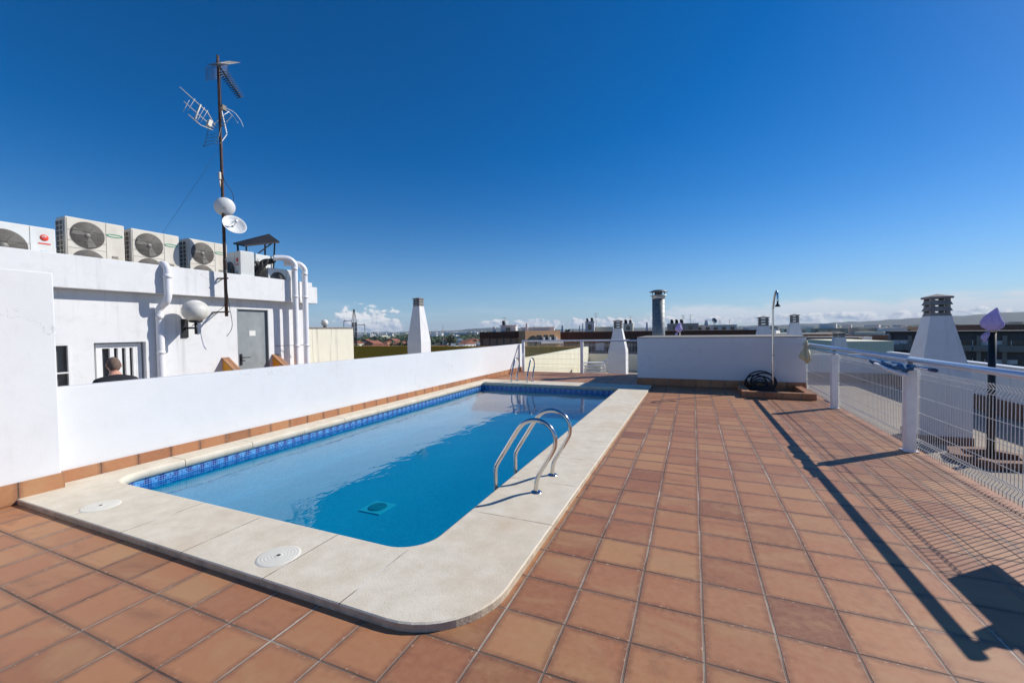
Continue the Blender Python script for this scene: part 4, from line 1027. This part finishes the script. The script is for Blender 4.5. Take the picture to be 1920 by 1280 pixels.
# ------------------------------------------------------------------ right terrace
bm = B(); box(bm, 2.655, 8.4, -6, 24.4, -1.5, -1.10)
tag(obj('side_roof_floor', bm, M['floor_r']), 'beige screed roof terrace beyond the railing', 'floor', kind='structure')
rp = empty('roof_parapet', label='white parapet with dark brown tile skirting across the side roof', cat='wall')
bm = B(); box(bm, 8.25, 8.45, -6, 24.6, -1.099, .34, bev=.006); box(bm, 2.66, 8.247, 24.4, 24.6, -1.099, .25, bev=.006); obj('wall_body', bm, M['wall_old'], rp)
bm = B(); box(bm, 8.225, 8.248, -6, 24.37, -1.097, -.62); box(bm, 2.66, 8.222, 24.375, 24.398, -1.097, -.62); obj('tile_skirting', bm, M['brick'], rp)
bm = B(); box(bm, 8.22, 8.48, -6, 24.65, .343, .38, bev=.003); obj('cap', bm, M['white_paint'], rp)
# lamp post wrapped in a bag, standing in a tiled ring
LX, LY = 5.33, 11.14
kr = empty('planter_kerb', (LX, LY, -1.1), R(12), 'low brown tiled ring around the black lamp post', 'kerb')
bm = B(); nseg = 6
for k in range(nseg):
    a0, a1 = 2*PI*k/nseg, 2*PI*(k+1)/nseg
    q = [(math.cos(a0)*.66, math.sin(a0)*.66, .001), (math.cos(a1)*.66, math.sin(a1)*.66, .001), (math.cos(a1)*.44, math.sin(a1)*.44, .001), (math.cos(a0)*.44, math.sin(a0)*.44, .001)]
    prism(bm, q, (0, 0, .15), 0)
for f in bm.faces: f.material_index = 1 if abs(f.normal.z) > .5 else 0
obj('ring', bm, [M['brick'], M['floor_r']], kr)
def bag_lamp(loc, h, s, label, pole_r=.045):
    t = empty('lamp_post', loc, 0, label, 'lamp post', 'lamp posts with bagged globes')
    bm = B(); tube(bm, [(0, 0, 0), (0, 0, h)], pole_r, 16); lathe(bm, [(0, .03), (.09, .03), (.12, .012), (.12, 0)], seg=20); obj('pole', bm, M['dark'], t)
    bm = B(); blob(bm, [(0, 0, h-.02, .05*s, .05*s), (0, 0, h+.05*s, .10*s, .10*s), (0, 0, h+.12*s, .17*s, .17*s), (0, 0, h+.22*s, .19*s, .19*s), (.0, 0, h+.34*s, .145*s, .145*s), (.03*s, .0, h+.45*s, .08*s, .08*s), (.06*s, 0, h+.53*s, .03*s, .03*s), (.07*s, 0, h+.56*s, .01, .01)], 28, 7, .15)
    obj('lilac_bag', bm, M['purple'], t, True)
    bm = B(); tube(bm, [(0, 0, h-.0), (0, 0, h+.055*s)], .075*s, 16); obj('yellow_tape', bm, simple('yellow_tape', (.75, .6, .12), .5), t)
    bm = B(); blob(bm, [(-.09*s, -.02, h+.0, .04*s, .03*s), (-.13*s, -.02, h-.08*s, .07*s, .04*s), (-.15*s, -.02, h-.16*s, .06*s, .04*s), (-.13*s, -.02, h-.24*s, .02*s, .02*s)], 16, 9, .15); obj('bag_tail', bm, M['purple'], t, True)
    return t
bag_lamp((LX, LY, -1.1), 2.54, .82, 'black lamp post on the side roof, its globe wrapped in a lilac bag', .055)
bag_lamp((-.50, 18.0, -1.1), 2.52, .72, 'small lilac bagged lamp showing above the shower wall')

# ------------------------------------------------------------------ lower roof behind the far fence
bm = B(); box(bm, -6.3, 2.65, 15.25, 24.4, -1.6, -1.10); box(bm, -6.3, 9, 24.65, 34, -1.6, -1.10)
tag(obj('lower_roof', bm, M['floor_r']), 'lower neighbouring roof behind the far fence', 'roof', kind='structure')
cw = empty('cream_parapet', label='long sunlit cream parapet receding behind the far fence', cat='wall')
bm = B(); box(bm, -6.5, -6.3, 15.6, 27.3, -1.5, .46, bev=.006); obj('wall_body', bm, M['cream_clean'], cw)
ow = empty('ochre_parapet', label='ochre parapet in shade running across behind the left wall', cat='wall')
bm = B(); box(bm, -60, -6.52, 27.4, 27.6, -2, .45, bev=.006); obj('wall_body', bm, M['ochre'], ow)
bw = empty('beige_parapet', label='low beige parapet at the back of the lower roof', cat='wall')
bm = B(); box(bm, -6.3, 2.6, 27.5, 27.7, -1.09, -.05, bev=.006); obj('wall_body', bm, M['cream_clean'], bw)
# stacked white loungers
def lounger():
    t = bpy.data.objects.new('sun_lounger', None); col.objects.link(t)
    bm = B()
    for k in range(9): box(bm, -.8+k*.14, -.69+k*.14, -.29, .29, .29, .315)
    box(bm, -.82, .5, -.33, -.29, .27, .32, bev=.008); box(bm, -.82, .5, .29, .33, .27, .32, bev=.008); obj('seat', bm, M['chair'], t)
    bm = B()
    for k in range(4): bar(bm, (.5+k*.13, -.28, .33+k*.09), (.5+k*.13, .28, .33+k*.09), .1, .02)
    bar(bm, (.46, -.31, .31), (1.0, -.31, .68), .04); bar(bm, (.46, .31, .31), (1.0, .31, .68), .04); obj('backrest', bm, M['chair'], t)
    for x in (-.7, .45):
        for y in (-.28, .28):
            bm = B(); bar(bm, (x, y, .28), (x*1.05, y*1.05, 0), .05); obj('leg', bm, M['chair'], t)
    return t
l0 = lounger(); l0.location = (-5.05, 23.6, -1.1); l0.rotation_euler = (0, 0, R(28)); tag(l0, 'white plastic sun lounger at the bottom of the stack behind the fence', 'sun lounger', 'white loungers stacked on the lower roof')
for z_, r_a, lab in ((-.93, 24, 'white plastic sun lounger second from the bottom of the stack behind the fence'), (-.76, 34, 'white plastic sun lounger second from the top of the stack behind the fence'), (-.58, 20, 'white plastic sun lounger on top of the stack behind the fence')):
    l1 = copy_tree(l0); l1.location = (-5.05, 23.6, z_); l1.rotation_euler = (0, 0, R(r_a)); l1['label'] = lab

# ------------------------------------------------------------------ city
GZ = -18.0
def windows_grid(parent, face, u0, u1, zs, ws, hs, pos, mat, frame=None, along='x', every=1):
    pass
def building(name, c, w_, d_, ztop, rz, wall, label, cat='building', storeys=0, bays=0, roofedge=None, group=None, z0=GZ, win='glassdark', balcony=None, pilaster=None, cap=.0, wz=1.3, rowsfrom=.9, rowstep=3.0, winw=1.3, faces=('f',)):
    t = empty(name, (c[0], c[1], 0), rz, label, cat, group)
    bm = B(); box(bm, -w_/2, w_/2, 0, d_, z0, ztop); obj('wall', bm, wall, t)
    if roofedge:
        bm = B(); box(bm, -w_/2-.5, w_/2+.5, -.6, d_+.4, ztop+.01, ztop+.35); obj('roof_edge', bm, roofedge, t)
    for s in range(storeys):
        z1 = ztop-rowsfrom-s*rowstep
        for b in range(bays):
            x = -w_/2+w_*(b+.5)/bays
            bm = B(); box(bm, x-winw/2, x+winw/2, -.05, .1, z1-wz, z1); wo = obj('window', bm, M[win], t)
            if wz > .8:
                bm = B(); box(bm, x-winw/2-.08, x+winw/2+.08, -.12, -.052, z1-wz-.12, z1-wz); box(bm, x-.04, x+.04, -.09, -.052, z1-wz, z1); obj('frame', bm, M['winframe'], wo)
            if wz > .8 and (b*5+s*3) % 4 < 2:
                bm = B(); box(bm, x-winw/2+.04, x+winw/2-.04, -.075, -.052, z1-wz*(.45 if (b+s) % 2 else .8), z1-.02); obj('blind', bm, M['white_far'], wo)
            if balcony and b % 2 == 0:
                bm = B(); box(bm, x-winw/2-.6, x+winw/2+.6, -1.1, -.13, z1-wz-.25, z1-wz-.13); box(bm, x-winw/2-.6, x+winw/2+.6, -1.1, -1.02, z1-wz-.12, z1-wz+.75); obj('balcony', bm, balcony, t)
    if pilaster:
        for b in range(bays//2+1):
            x = -w_/2+w_*b/(bays//2); bm = B(); box(bm, x-.25, x+.25, -.55, -.002, z0, ztop-.4); obj('pilaster', bm, pilaster, t)
    return t
def facing(c):   # rotation so that local -Y looks at the camera
    return math.atan2(c[1], c[0])-PI/2
# long brown block (its front runs across the view)
c1 = building('apartment_block', (-6.6, 72, 0), 32, 12, 1.15, R(13), M['brownfac'], 'long dark brown apartment block with flat parapet behind the far fence', storeys=0)
bm = B(); box(bm, -16.02, 16.02, -.9, -.002, 0.02, 1.17); obj('fascia_band', bm, M['brownfac'], c1)
for s in range(3):
    z1 = -.5-s*2.9
    bm = B(); box(bm, -15.6, 15.6, -1.3, -.002, z1-2.6, z1-2.42); box(bm, -15.6, 15.6, -1.3, -1.22, z1-2.41, z1-1.6); obj('balcony', bm, M['pillar'], c1)
    for b in range(14):
        x = -14.6+b*2.25
        bm = B(); box(bm, x-.7, x+.7, -.06, .05, z1-2.3, z1-.2); wo = obj('window', bm, M['glassdark'], c1)
        if (b*7+s*3) % 3 == 0:
            bm = B(); box(bm, x-.72, x+.72, -.14, -.062, z1-1.5, z1-.18); obj('blind', bm, M['white_far'], wo)
# left brown block with glazed front
c2 = building('apartment_block', (-25.7, 55.5, 0), 6.0, 9, 1.38, R(22), M['brick'], 'brown block with glazed top floor and flat roof, left of the peach block')
bm = B(); box(bm, -3.05, 3.05, -.25, -.002, .55, 1.40); obj('fascia_band', bm, M['brownfac'], c2)
for k in range(5):
    x = -2.1+k*1.02
    bm = B(); box(bm, x-.46, x+.46, -.05, .05, -2.2, .40); wo = obj('window', bm, M['glassgrey'], c2); bm = B(); wframe_x = [(-.46, -.40), (.40, .46)]
    for a, b in wframe_x: box(bm, x+a, x+b, -.1, -.052, -2.2, .4)
    obj('frame', bm, M['pillar'], wo)
# peach block
c3 = building('apartment_block', (-20.0, 58.0, 0), 6.4, 6, 1.5, R(56), M['peach'], 'peach block with arched opening and white balconies beyond the long wall end')
bm = B()
arch = [(-2.6, -.08, -2.6)]+[(-2.6+.7-.7*math.cos(k*PI/8), -.08, .2+.6*math.sin(k*PI/8)) for k in range(9)]+[(-1.2, -.08, -2.6)]
prism(bm, arch, (0, .05, 0)); obj('arched_opening', bm, M['glassdark'], c3)
for s in range(3):
    z1 = .95-s*1.7
    bm = B(); box(bm, -.9, 3.2, -.7, -.002, z1-1.35, z1-.85); obj('balcony', bm, M['white_far'], c3)
    for b in range(3):
        x = -.7+b*1.15; bm = B(); box(bm, x-.4, x+.4, -.05, .05, z1-.84, z1-.1); obj('window', bm, M['glassdark'], c3)
        bm = B(); box(bm, x+.35, x+.6, -.5, -.06, z1-.84, z1-.4); obj('balcony_box', bm, M['white_far'], c3)
# rooftop huts on the blocks
def hut(c, w_, d_, z0, h, rz, mat, label, extras=(), win=0):
    t = empty('rooftop_hut', (c[0], c[1], 0), rz, label, 'rooftop hut', 'small huts on the neighbouring roofs')
    bm = B(); box(bm, -w_/2, w_/2, 0, d_, z0, z0+h); obj('wall', bm, mat, t)
    bm = B(); box(bm, -w_/2-.1, w_/2+.1, -.1, d_+.1, z0+h+.005, z0+h+.12); obj('roof', bm, M['white_far'], t)
    for k in range(win):
        x = -w_/2+w_*(k+.5)/win; bm = B(); box(bm, x-.35, x+.35, -.04, .04, z0+h*.25, z0+h*.75); obj('window', bm, M['glassdark'], t)
    for (x, s_) in extras:
        bm = B(); tube(bm, [(x, .8, z0+h+.12), (x, .8, z0+h+.12+s_)], s_*.38, 14); obj('water_tank', bm, M['dark'], t)
    return t
def F(px, d): v = far(px, d); return (v.x, v.y)
hut(F(953, 66), 2.4, 2.5, 1.2, 1.1, R(15), M['white_far'], 'white rooftop hut with black tank at the brown block\'s right end', ((-.8, .7),), 1)
hut(F(1106, 82), 1.7, 2.5, 1.0, 2.0, R(10), M['white_far'], 'narrow white hut with two black tanks left of the tapered chimney', ((-.5, .6), (.4, .7)), 1)
hut(F(1132, 84), 3.6, 3, 1.0, .9, R(10), M['cream_clean'], 'low cream rooftop hut left of the tapered chimney', (), 0)
hut(F(1178, 84), 1.8, 2.5, 1.0, 1.5, R(5), M['cream_clean'], 'cream hut with two black tanks right of the tapered chimney', ((-.5, .8), (.4, .7)), 1)
hut(F(1280, 84), 5.8, 3, .9, 1.5, R(2), M['beige_far'], 'beige rooftop hut carrying black tanks right of the flue', ((-2.0, .8), (-1.1, .8), (-.2, .8)), 2)
hut(F(1342, 84), 7.4, 3, .8, 1.2, R(-2), M['white_far'], 'long white rooftop hut with five windows above the shower wall', (), 5)
hut(F(1008, 66), 5.2, 2.0, 1.42, .5, R(14), M['white_far'], 'low white parapet hut on the peach block', (), 0)
def stick(px, d, z0, z1, r, mat, label, name='roof_antenna', cat='antenna', cross=True):
    c = F(px, d); bm = B(); tube(bm, [(0, 0, z0), (0, 0, z1)], r, 6)
    if cross:
        for k in range(3): tube(bm, [(-.45+.1*k, 0, z1-.15-.35*k), (.45-.1*k, .1, z1-.15-.35*k)], r*.7, 5)
    o = obj(name, bm, mat); o.location = (c[0], c[1], 0); tag(o, label, cat, 'antennas on the neighbouring roofs' if cat == 'antenna' else None)
stick(946, 66, 2.3, 3.7, .03, M['galv_dark'], 'thin antenna above the hut on the left brown block')
stick(1118, 82, 1.9, 4.8, .035, M['galv_dark'], 'tall thin antenna above the low cream hut')
stick(1182, 84, 2.5, 4.2, .03, M['galv_dark'], 'antenna above the cream hut right of the tapered chimney')
stick(1281, 84, 2.5, 4.2, .035, M['rust'], 'reddish antenna left of the pair above the beige hut')
stick(1295, 84, 2.5, 4.3, .03, M['galv_dark'], 'grey antenna right of the pair above the beige hut')
stick(1350, 84, 2.0, 3.4, .025, M['galv_dark'], 'short antenna right of the far dish')
stick(1368, 84, 2.0, 3.3, .025, M['galv_dark'], 'short antenna at the right end of the long white hut')
def vent(px, d, z0, z1, w_, label):
    c = F(px, d); t = empty('chimney', (c[0], c[1], 0), R(10), label, 'chimney', 'thin white roof vents far off')
    bm = B(); frustum(bm, 0, 0, z0, z1, w_, w_, w_*.55, w_*.55); obj('shaft', bm, M['white_far'], t)
    bm = B(); box(bm, -w_*.35, w_*.35, -w_*.35, w_*.35, z1+.02, z1+.15); obj('cap', bm, M['white_far'], t)
vent(927, 66, 1.2, 2.0, .5, 'thin white roof vent at the left of the glazed brown block')
vent(988, 66, 1.4, 2.5, .5, 'thin white roof vent on the peach block')
vent(1002, 67, 1.4, 2.1, .35, 'small white roof vent right of the peach block vent')
vent(1055, 80, 1.0, 2.2, .6, 'white roof vent in front of the dark pine')
vent(1087, 80, 1.0, 2.2, .3, 'slim roof vent left of the narrow white hut')
vent(1093, 80, 1.0, 2.5, .3, 'taller slim roof vent beside the narrow white hut')
vent(1213, 80, 1.0, 2.6, .45, 'grey square vent left of the flue')
vent(1324, 84, 2.0, 2.9, .7, 'short white vent left of the far dish')
# far dish
c = F(1339, 84); t = empty('satellite_dish', (c[0], c[1], 2.0), 0, 'grey satellite dish on the long white hut roof', 'satellite dish')
bm = B(); lathe(bm, [(0, 0), (.3, .04), (.55, .12), (.57, .11), (.3, .0), (0, -.03)], (0, 0, .95), mat=Vector((.5, -.75, .35)).normalized().to_track_quat('Z', 'Y').to_matrix(), seg=24); obj('reflector', bm, M['galv'], t)
bm = B(); tube(bm, [(0, 0, 0), (0, .02, .9)], .05, 8); obj('stand', bm, M['galv_dark'], t)

# dark grey blocks on the right
LA, LB_ = far(1668, 76), far(1935, 64)
building('apartment_block', (*((LA+LB_)/2).xy, 0), (LB_-LA).length, 6, .10, math.atan2((LB_-LA).y, (LB_-LA).x), M['darkfac'], 'dark grey apartment block with black eaves and paired balconies at right', storeys=4, bays=12, roofedge=M['roof_dark'], balcony=M['pillar'], pilaster=M['pillar'], rowsfrom=1.2, winw=1.4, wz=1.5)
building('apartment_block', (*F(1935, 85), 0), 10, 12, 1.4, R(14), M['brick'], 'brown brick apartment block at the far right edge', storeys=4, bays=4, roofedge=None, rowsfrom=2.2, winw=1.5, wz=1.3)
building('rooftop_wall', (14.7, 48, 0), 3.9, 8, .15, R(8), M['cream_clean'], 'low pale wall block beyond the side roof parapet', 'building')

# generic town buildings in the right sector and behind
def town(n, pxr, dr, zr, wr, seed, group, names):
    r_ = random.Random(seed); out = []
    for k in range(n):
        px = r_.uniform(*pxr); d = dr[0]+(dr[1]-dr[0])*r_.random()**1.3
        c = F(px, d); w_ = r_.uniform(*wr); dp = r_.uniform(.6, 1.1)*w_; zt = r_.uniform(*zr)
        mt, lab = r_.choice(names)
        rz = facing(c)+r_.uniform(-.5, .5)
        t = empty('town_building', (c[0], c[1], 0), rz, lab, 'building', group)
        bm = B(); box(bm, -w_/2, w_/2, 0, dp, GZ-.5, zt); obj('wall', bm, M[mt], t)
        if r_.random() < .55:
            bm = B(); x = r_.uniform(-.25, .25)*w_; ww = w_*r_.uniform(.15, .3); box(bm, x-ww, x+ww, dp*.3, dp*.8, zt+.01, zt+r_.uniform(1.2, 2.6)); obj('roof_hut', bm, M[r_.choice(['white_far', 'beige_far', 'cream_clean'])], t)
        if r_.random() < .3:
            bm = B(); box(bm, -w_/2-.3, w_/2+.3, -.35, dp+.3, zt-.28, zt+.004); obj('roof_edge', bm, M[r_.choice(['roof_terra', 'pillar', 'beige_far', 'brownfac'])], t)
        bm = B(); nb_ = max(2, int(w_/4)); ns = 3
        for s in range(ns):
            for b in range(nb_):
                x = -w_/2+w_*(b+.5)/nb_; z1 = zt-1.0-s*3; box(bm, x-.7, x+.7, -.06, .05, z1-1.4, z1)
        obj('window_rows', bm, M['glassdark'], t)
    return
NM = [('white_far', 'whitish flat-roofed building in the crowded town beyond the railing'), ('beige_far', 'beige flat-roofed building in the crowded town beyond the railing'), ('white_far', 'whitish flat-roofed building in the crowded town beyond the railing'), ('beige_far', 'beige flat-roofed building in the crowded town beyond the railing'), ('cream_clean', 'cream flat-roofed building in the crowded town beyond the railing'), ('brick', 'brown building in the crowded town beyond the railing'), ('peach', 'peach coloured building in the crowded town beyond the railing'), ('pillar', 'grey building in the crowded town beyond the railing')]
town(26, (1500, 1925), (110, 230), (-3.2, -.6), (9, 18), 11, 'buildings of the town on the right', NM)
town(26, (1500, 1925), (130, 320), (-1.6, 1.0), (8, 15), 17, 'buildings of the town on the right', NM)
town(70, (1390, 1960), (230, 800), (-5.0, .4), (12, 26), 12, 'buildings of the town on the right', NM)
town(14, (1535, 1680), (70, 120), (-4.8, -2.2), (8, 13), 13, 'buildings of the town on the right', NM)
# houses with tiled roofs on the left plain
def house(c, w_, d_, h, rz, wall, roof, label, group, gable=True):
    t = empty('house', (c[0], c[1], GZ), rz, label, 'house', group)
    bm = B(); box(bm, -w_/2, w_/2, -d_/2, d_/2, -.5, h); obj('wall', bm, wall, t)
    if gable:
        bm = B(); e = .5; rh = w_*.2
        prism(bm, [(-w_/2-e, -d_/2-e, h), (w_/2+e, -d_/2-e, h), (0, -d_/2-e, h+rh)], (0, d_+2*e, 0)); obj('roof', bm, roof, t)
    else:
        bm = B(); box(bm, -w_*.25, w_*.1, -d_*.2, d_*.2, h+.01, h+2.2); obj('roof_hut', bm, wall, t)
    bm = B()
    for x in (-.3, 0, .3): box(bm, x*w_-.6, x*w_+.6, -d_/2-.05, -d_/2+.05, h*.35, h*.75)
    obj('windows_front', bm, M['glassdark'], t)
hr = random.Random(21)
for k in range(34):
    px = hr.uniform(660, 905); d = hr.uniform(300, 620)
    g_ = hr.random() < .65; wl = hr.choice(['white_far', 'white_far', 'cream_clean', 'peach'])
    house(F(px, d), hr.uniform(10, 20), hr.uniform(9, 14), hr.uniform(4, 7), hr.uniform(0, PI), M[wl], M['roof_terra'],
          {'white_far': 'white', 'cream_clean': 'cream', 'peach': 'peach'}[wl]+(' tiled-roof' if g_ else ' flat-roofed')+' house low on the left plain', 'houses low on the left plain', g_)
for k in range(110):
    px = hr.uniform(655, 905); d = hr.uniform(1100, 3200)
    wl = hr.choice(['white_far', 'white_far', 'white_far', 'cream_clean', 'beige_far'])
    c = F(px, d); w_ = hr.uniform(18, 60)
    t = empty('far_building', (c[0], c[1], GZ), facing(c)+hr.uniform(-.4, .4), {'white_far': 'tiny white', 'cream_clean': 'tiny cream', 'beige_far': 'tiny beige'}[wl]+' building in the pale strip of distant town at left', 'building', 'buildings in the distant town strip')
    bm = B(); hh = hr.uniform(6, 15); box(bm, -w_/2, w_/2, 0, 18, -.5, hh); box(bm, -w_*.2, w_*.1, 4, 12, hh+.01, hh+3); obj('walls', bm, M[wl], t)
# distant right houses on the slope
def groundz(x, y): return GZ
# trees
def tree_mesh(seed, h=7., r=3., leaves=420, pine=False):
    r_ = random.Random(seed)
    bt = B(); tube(bt, [(0, 0, 0), (.1, 0, h*.3), (.15, .1, h*.55)], [.28, .2, .12], 7)
    cl = []
    for k in range(7):
        a = r_.random()*6.28; rr = r*r_.uniform(.3, .6); z = h*r_.uniform(.5, .85); c = Vector((rr*math.cos(a), rr*math.sin(a), z)); cl.append((c, r*r_.uniform(.4, .6)))
        tube(bt, [(.12, .05, h*.4), c], [.1, .03], 5)
    cl.append((Vector((0, 0, h*.85)), r*.55))
    bl = B()
    for k in range(leaves):
        c, cr = r_.choice(cl); v = Vector((r_.gauss(0, 1), r_.gauss(0, 1), r_.gauss(0, .8))).normalized()*cr*r_.uniform(.6, 1.05)
        p = c+v; s = r*r_.uniform(.07, .14); ax = Vector((r_.gauss(0, 1), r_.gauss(0, 1), r_.gauss(0, 1))).normalized(); b_ = ax.orthogonal().normalized(); d_ = ax.cross(b_)
        q = [bl.verts.new(p+b_*s*math.cos(u)+d_*s*math.sin(u)*.7) for u in (0, 1.3, 2.6, 3.9, 5.1)]
        bl.faces.new(q)
    return bt, bl
protos = []
for i, (hh, rr) in enumerate(((7, 3), (8, 3.6), (6, 3.2))):
    bt, bl = tree_mesh(40+i, hh, rr)
    t = empty('tree', (0, 0, GZ)); obj('trunk', bt, M['bark'], t); obj('crown', bl, M['leaf' if i != 1 else 'leaf2'], t); protos.append(t)
used = [False]*3
def plant(px, d, s, label, group='trees scattered on the left plain', z=GZ, i=None):
    i = hr.randrange(3) if i is None else i
    t = protos[i] if not used[i] else copy_tree(protos[i]); used[i] = True
    c = F(px, d); t.location = (c[0], c[1], z); t.scale = (s, s, s); t.rotation_euler = (0, 0, hr.random()*6)
    tag(t, label, 'tree', group); return t
for k in range(52):
    d = hr.uniform(260, 900)
    plant(hr.uniform(660, 905), d, hr.uniform(.7, 1.25)*(1.0 if d < 500 else 1.35), 'dark rounded tree among the houses on the left plain')
for k in range(22):
    plant(hr.uniform(1560, 1900), hr.uniform(260, 700), hr.uniform(1.2, 1.8), 'dark tree between the town buildings on the right', 'trees in the town on the right')
bt, bl = tree_mesh(91, 20.5, 3.6, 2600)
T_ = empty('pine_tree', (*F(1066, 90), GZ), 0, 'big dark pine crown rising behind the brown block', 'tree'); obj('trunk', bt, M['bark'], T_); obj('crown', bl, M['leaf'], T_)
plant(757, 330, 2.0, 'taller dark tree just left of the tall chimney', 'trees scattered on the left plain', i=2)
plant(845, 380, 2.0, 'broad dark tree right of the tall chimney, against the plain', 'trees scattered on the left plain', i=1)

# lattice mast and street lamp arms
lt = empty('lattice_mast', (*F(665, 60), GZ), R(20), 'dark steel lattice mast rising beyond the cream wall', 'mast')
bm = B(); H_ = 22.9; wl = .24
for sx in (-1, 1):
    for sy in (-1, 1): bar(bm, (sx*wl, sy*wl, 0), (sx*wl, sy*wl, H_-1.8), .06); bar(bm, (sx*wl, sy*wl, H_-1.8), (sx*.04, sy*.04, H_), .05)
z = 12.
while z < H_-2.2:
    for (a, b) in (((-1, -1), (1, -1)), ((1, -1), (1, 1)), ((1, 1), (-1, 1)), ((-1, 1), (-1, -1))):
        bar(bm, (a[0]*wl, a[1]*wl, z), (b[0]*wl, b[1]*wl, z+.7), .045); bar(bm, (b[0]*wl, b[1]*wl, z), (a[0]*wl, a[1]*wl, z+.7), .045); bar(bm, (a[0]*wl, a[1]*wl, z), (b[0]*wl, b[1]*wl, z), .04)
    z += .7
obj('lattice', bm, M['dark'], lt)
for s, z in ((-1, H_-1.6), (1, H_-2.2)):
    bm = B(); bar(bm, (s*.3, 0, z), (s*1.5, 0, z-.05), .07); bar(bm, (s*1.5, 0, z-.02), (s*1.55, 0, z-1.1), .06); bar(bm, (s*1.3, 0, z+.1), (s*1.55, 0, z-.02), .05); obj('side_arm', bm, M['dark'], lt)
stick(831, 230, -18, 5.0, .12, M['galv_dark'], 'slim distant mast right of the tall chimney', 'distant_mast', 'mast', False)

# ------------------------------------------------------------------ land and hills
bm = B(); v = [bm.verts.new(p) for p in ((-14000, -1500, GZ), (14000, -1500, GZ), (14000, 16000, GZ), (-14000, 16000, GZ))]; bm.faces.new(v)
tag(obj('ground', bm, M['land']), 'wide flat plain around the town', 'ground', kind='structure')
def ridge(name, d, els, thick, seed, label):
    """els: list of (azimuth deg, elevation deg)"""
    r_ = random.Random(seed); bm = B(); prev = None; NS = 240
    a0, a1 = els[0][0], els[-1][0]; ph = [r_.random()*6 for _ in range(8)]
    for k in range(NS+1):
        a = a0+(a1-a0)*k/NS
        for (p, q) in zip(els, els[1:]):
            if p[0] <= a <= q[0]: t = (a-p[0])/(q[0]-p[0]); t = t*t*(3-2*t); e = p[1]+(q[1]-p[1])*t; break
        e += .028*math.sin(a*1.7+ph[0])+.018*math.sin(a*4.3+ph[1])+.010*math.sin(a*11+ph[2])
        H = 1.6+d*math.tan(R(max(e, -.3)))
        dx, dy = math.sin(R(a)), math.cos(R(a)); col_ = []
        for f_, g_ in ((-1, 0), (-.55, .35), (-.25, .78), (0, 1), (.5, .5), (1, 0)):
            dd_ = d+thick*f_*(1+.1*math.sin(a*3+ph[3])); z = GZ-1+(H-GZ)*max(0, g_+(.06*math.sin(a*7+ph[4]+f_*3) if 0 < g_ < 1 else 0))
            col_.append(bm.verts.new((dx*dd_, dy*dd_, z)))
        if prev:
            for i in range(5): f = bm.faces.new((prev[i], prev[i+1], col_[i+1], col_[i])); f.smooth = True
        prev = col_
    tag(obj(name, bm, M['hill']), label, 'hills', kind='structure')
ridge('hills', 9500, [(-60, -.02), (-34, .0), (-31, .10), (-27.5, .36), (-24, .38), (-21, .2), (-16, .05), (0, .12), (8, .18), (13, .30), (17, .45), (22, .75), (28, 1.0), (40, 1.1)], 1500, 3, 'low blue hills along the horizon')
# faint far suburbs on the slopes, one mass
bm = B(); r_ = random.Random(77)
for k in range(1900):
    side = r_.random()
    if side < .6: a = r_.uniform(-44, -27); d = r_.uniform(2200, 7500)
    else: a = r_.uniform(5, 33); d = r_.uniform(800, 6500)
    x, y = math.sin(R(a))*d, math.cos(R(a))*d; w_ = r_.uniform(8, 26); h = r_.uniform(5, 13); rz = r_.random()*3
    ca, sa = math.cos(rz), math.sin(rz)
    pts = [(x+ca*u*w_-sa*v*w_*.6, y+sa*u*w_+ca*v*w_*.6, GZ-.3) for u, v in ((-.5, -.5), (.5, -.5), (.5, .5), (-.5, .5))]
    prism(bm, pts, (0, 0, h), r_.choice((0, 0, 0, 1, 1, 2)))
tag(obj('distant_suburbs', bm, [M['white_far'], M['beige_far'], M['roof_terra']]), 'mass of tiny pale buildings spread to the horizon', 'suburbs', kind='stuff')
# scrub belts of far trees
bm = B()
for k in range(3800):
    a = r_.uniform(-46, -26) if r_.random() < .5 else r_.uniform(4, 33); d = r_.uniform(600, 5200)
    x, y = math.sin(R(a))*d, math.cos(R(a))*d; s = r_.uniform(2.5, 5.5)*(1+d/5000)
    m_ = Matrix.Translation((x, y, GZ+s*.6)) @ Matrix.Diagonal((s*1.3, s*1.3, s, 1))
    bmesh.ops.create_icosphere(bm, subdivisions=1, radius=1, matrix=m_) if False else None
    vs = [bm.verts.new(m_ @ Vector(p)) for p in ((0, 0, 1), (1, 0, .1), (.2, .95, .3), (-.9, .3, 0), (-.5, -.9, .2), (.6, -.7, 0), (0, 0, -.7))]
    for i in range(1, 6):
        j = i % 5+1; bm.faces.new((vs[0], vs[i], vs[j])); bm.faces.new((vs[6], vs[j], vs[i]))
tag(obj('distant_woodland', bm, M['leaf']), 'belts of distant dark trees across the plain', 'woodland', kind='stuff')

# haze
hm = bpy.data.materials.new('air_haze'); hm.use_nodes = True; ht = hm.node_tree
for nd in list(ht.nodes):
    if nd.type == 'BSDF_PRINCIPLED': ht.nodes.remove(nd)
pv = ht.nodes.new('ShaderNodeVolumePrincipled'); pv.inputs['Color'].default_value = (.75, .86, 1, 1); pv.inputs['Density'].default_value = 4.5e-5; pv.inputs['Anisotropy'].default_value = .0
ht.links.new(pv.outputs[0], ht.nodes['Material Output'].inputs['Volume'])
HAZE = True
if HAZE:
    bm = B(); box(bm, -14500, 14500, -2000, 16500, GZ-2, 260)
    tag(obj('haze', bm, hm), 'faint blue air haze over the plain', 'haze', kind='stuff')
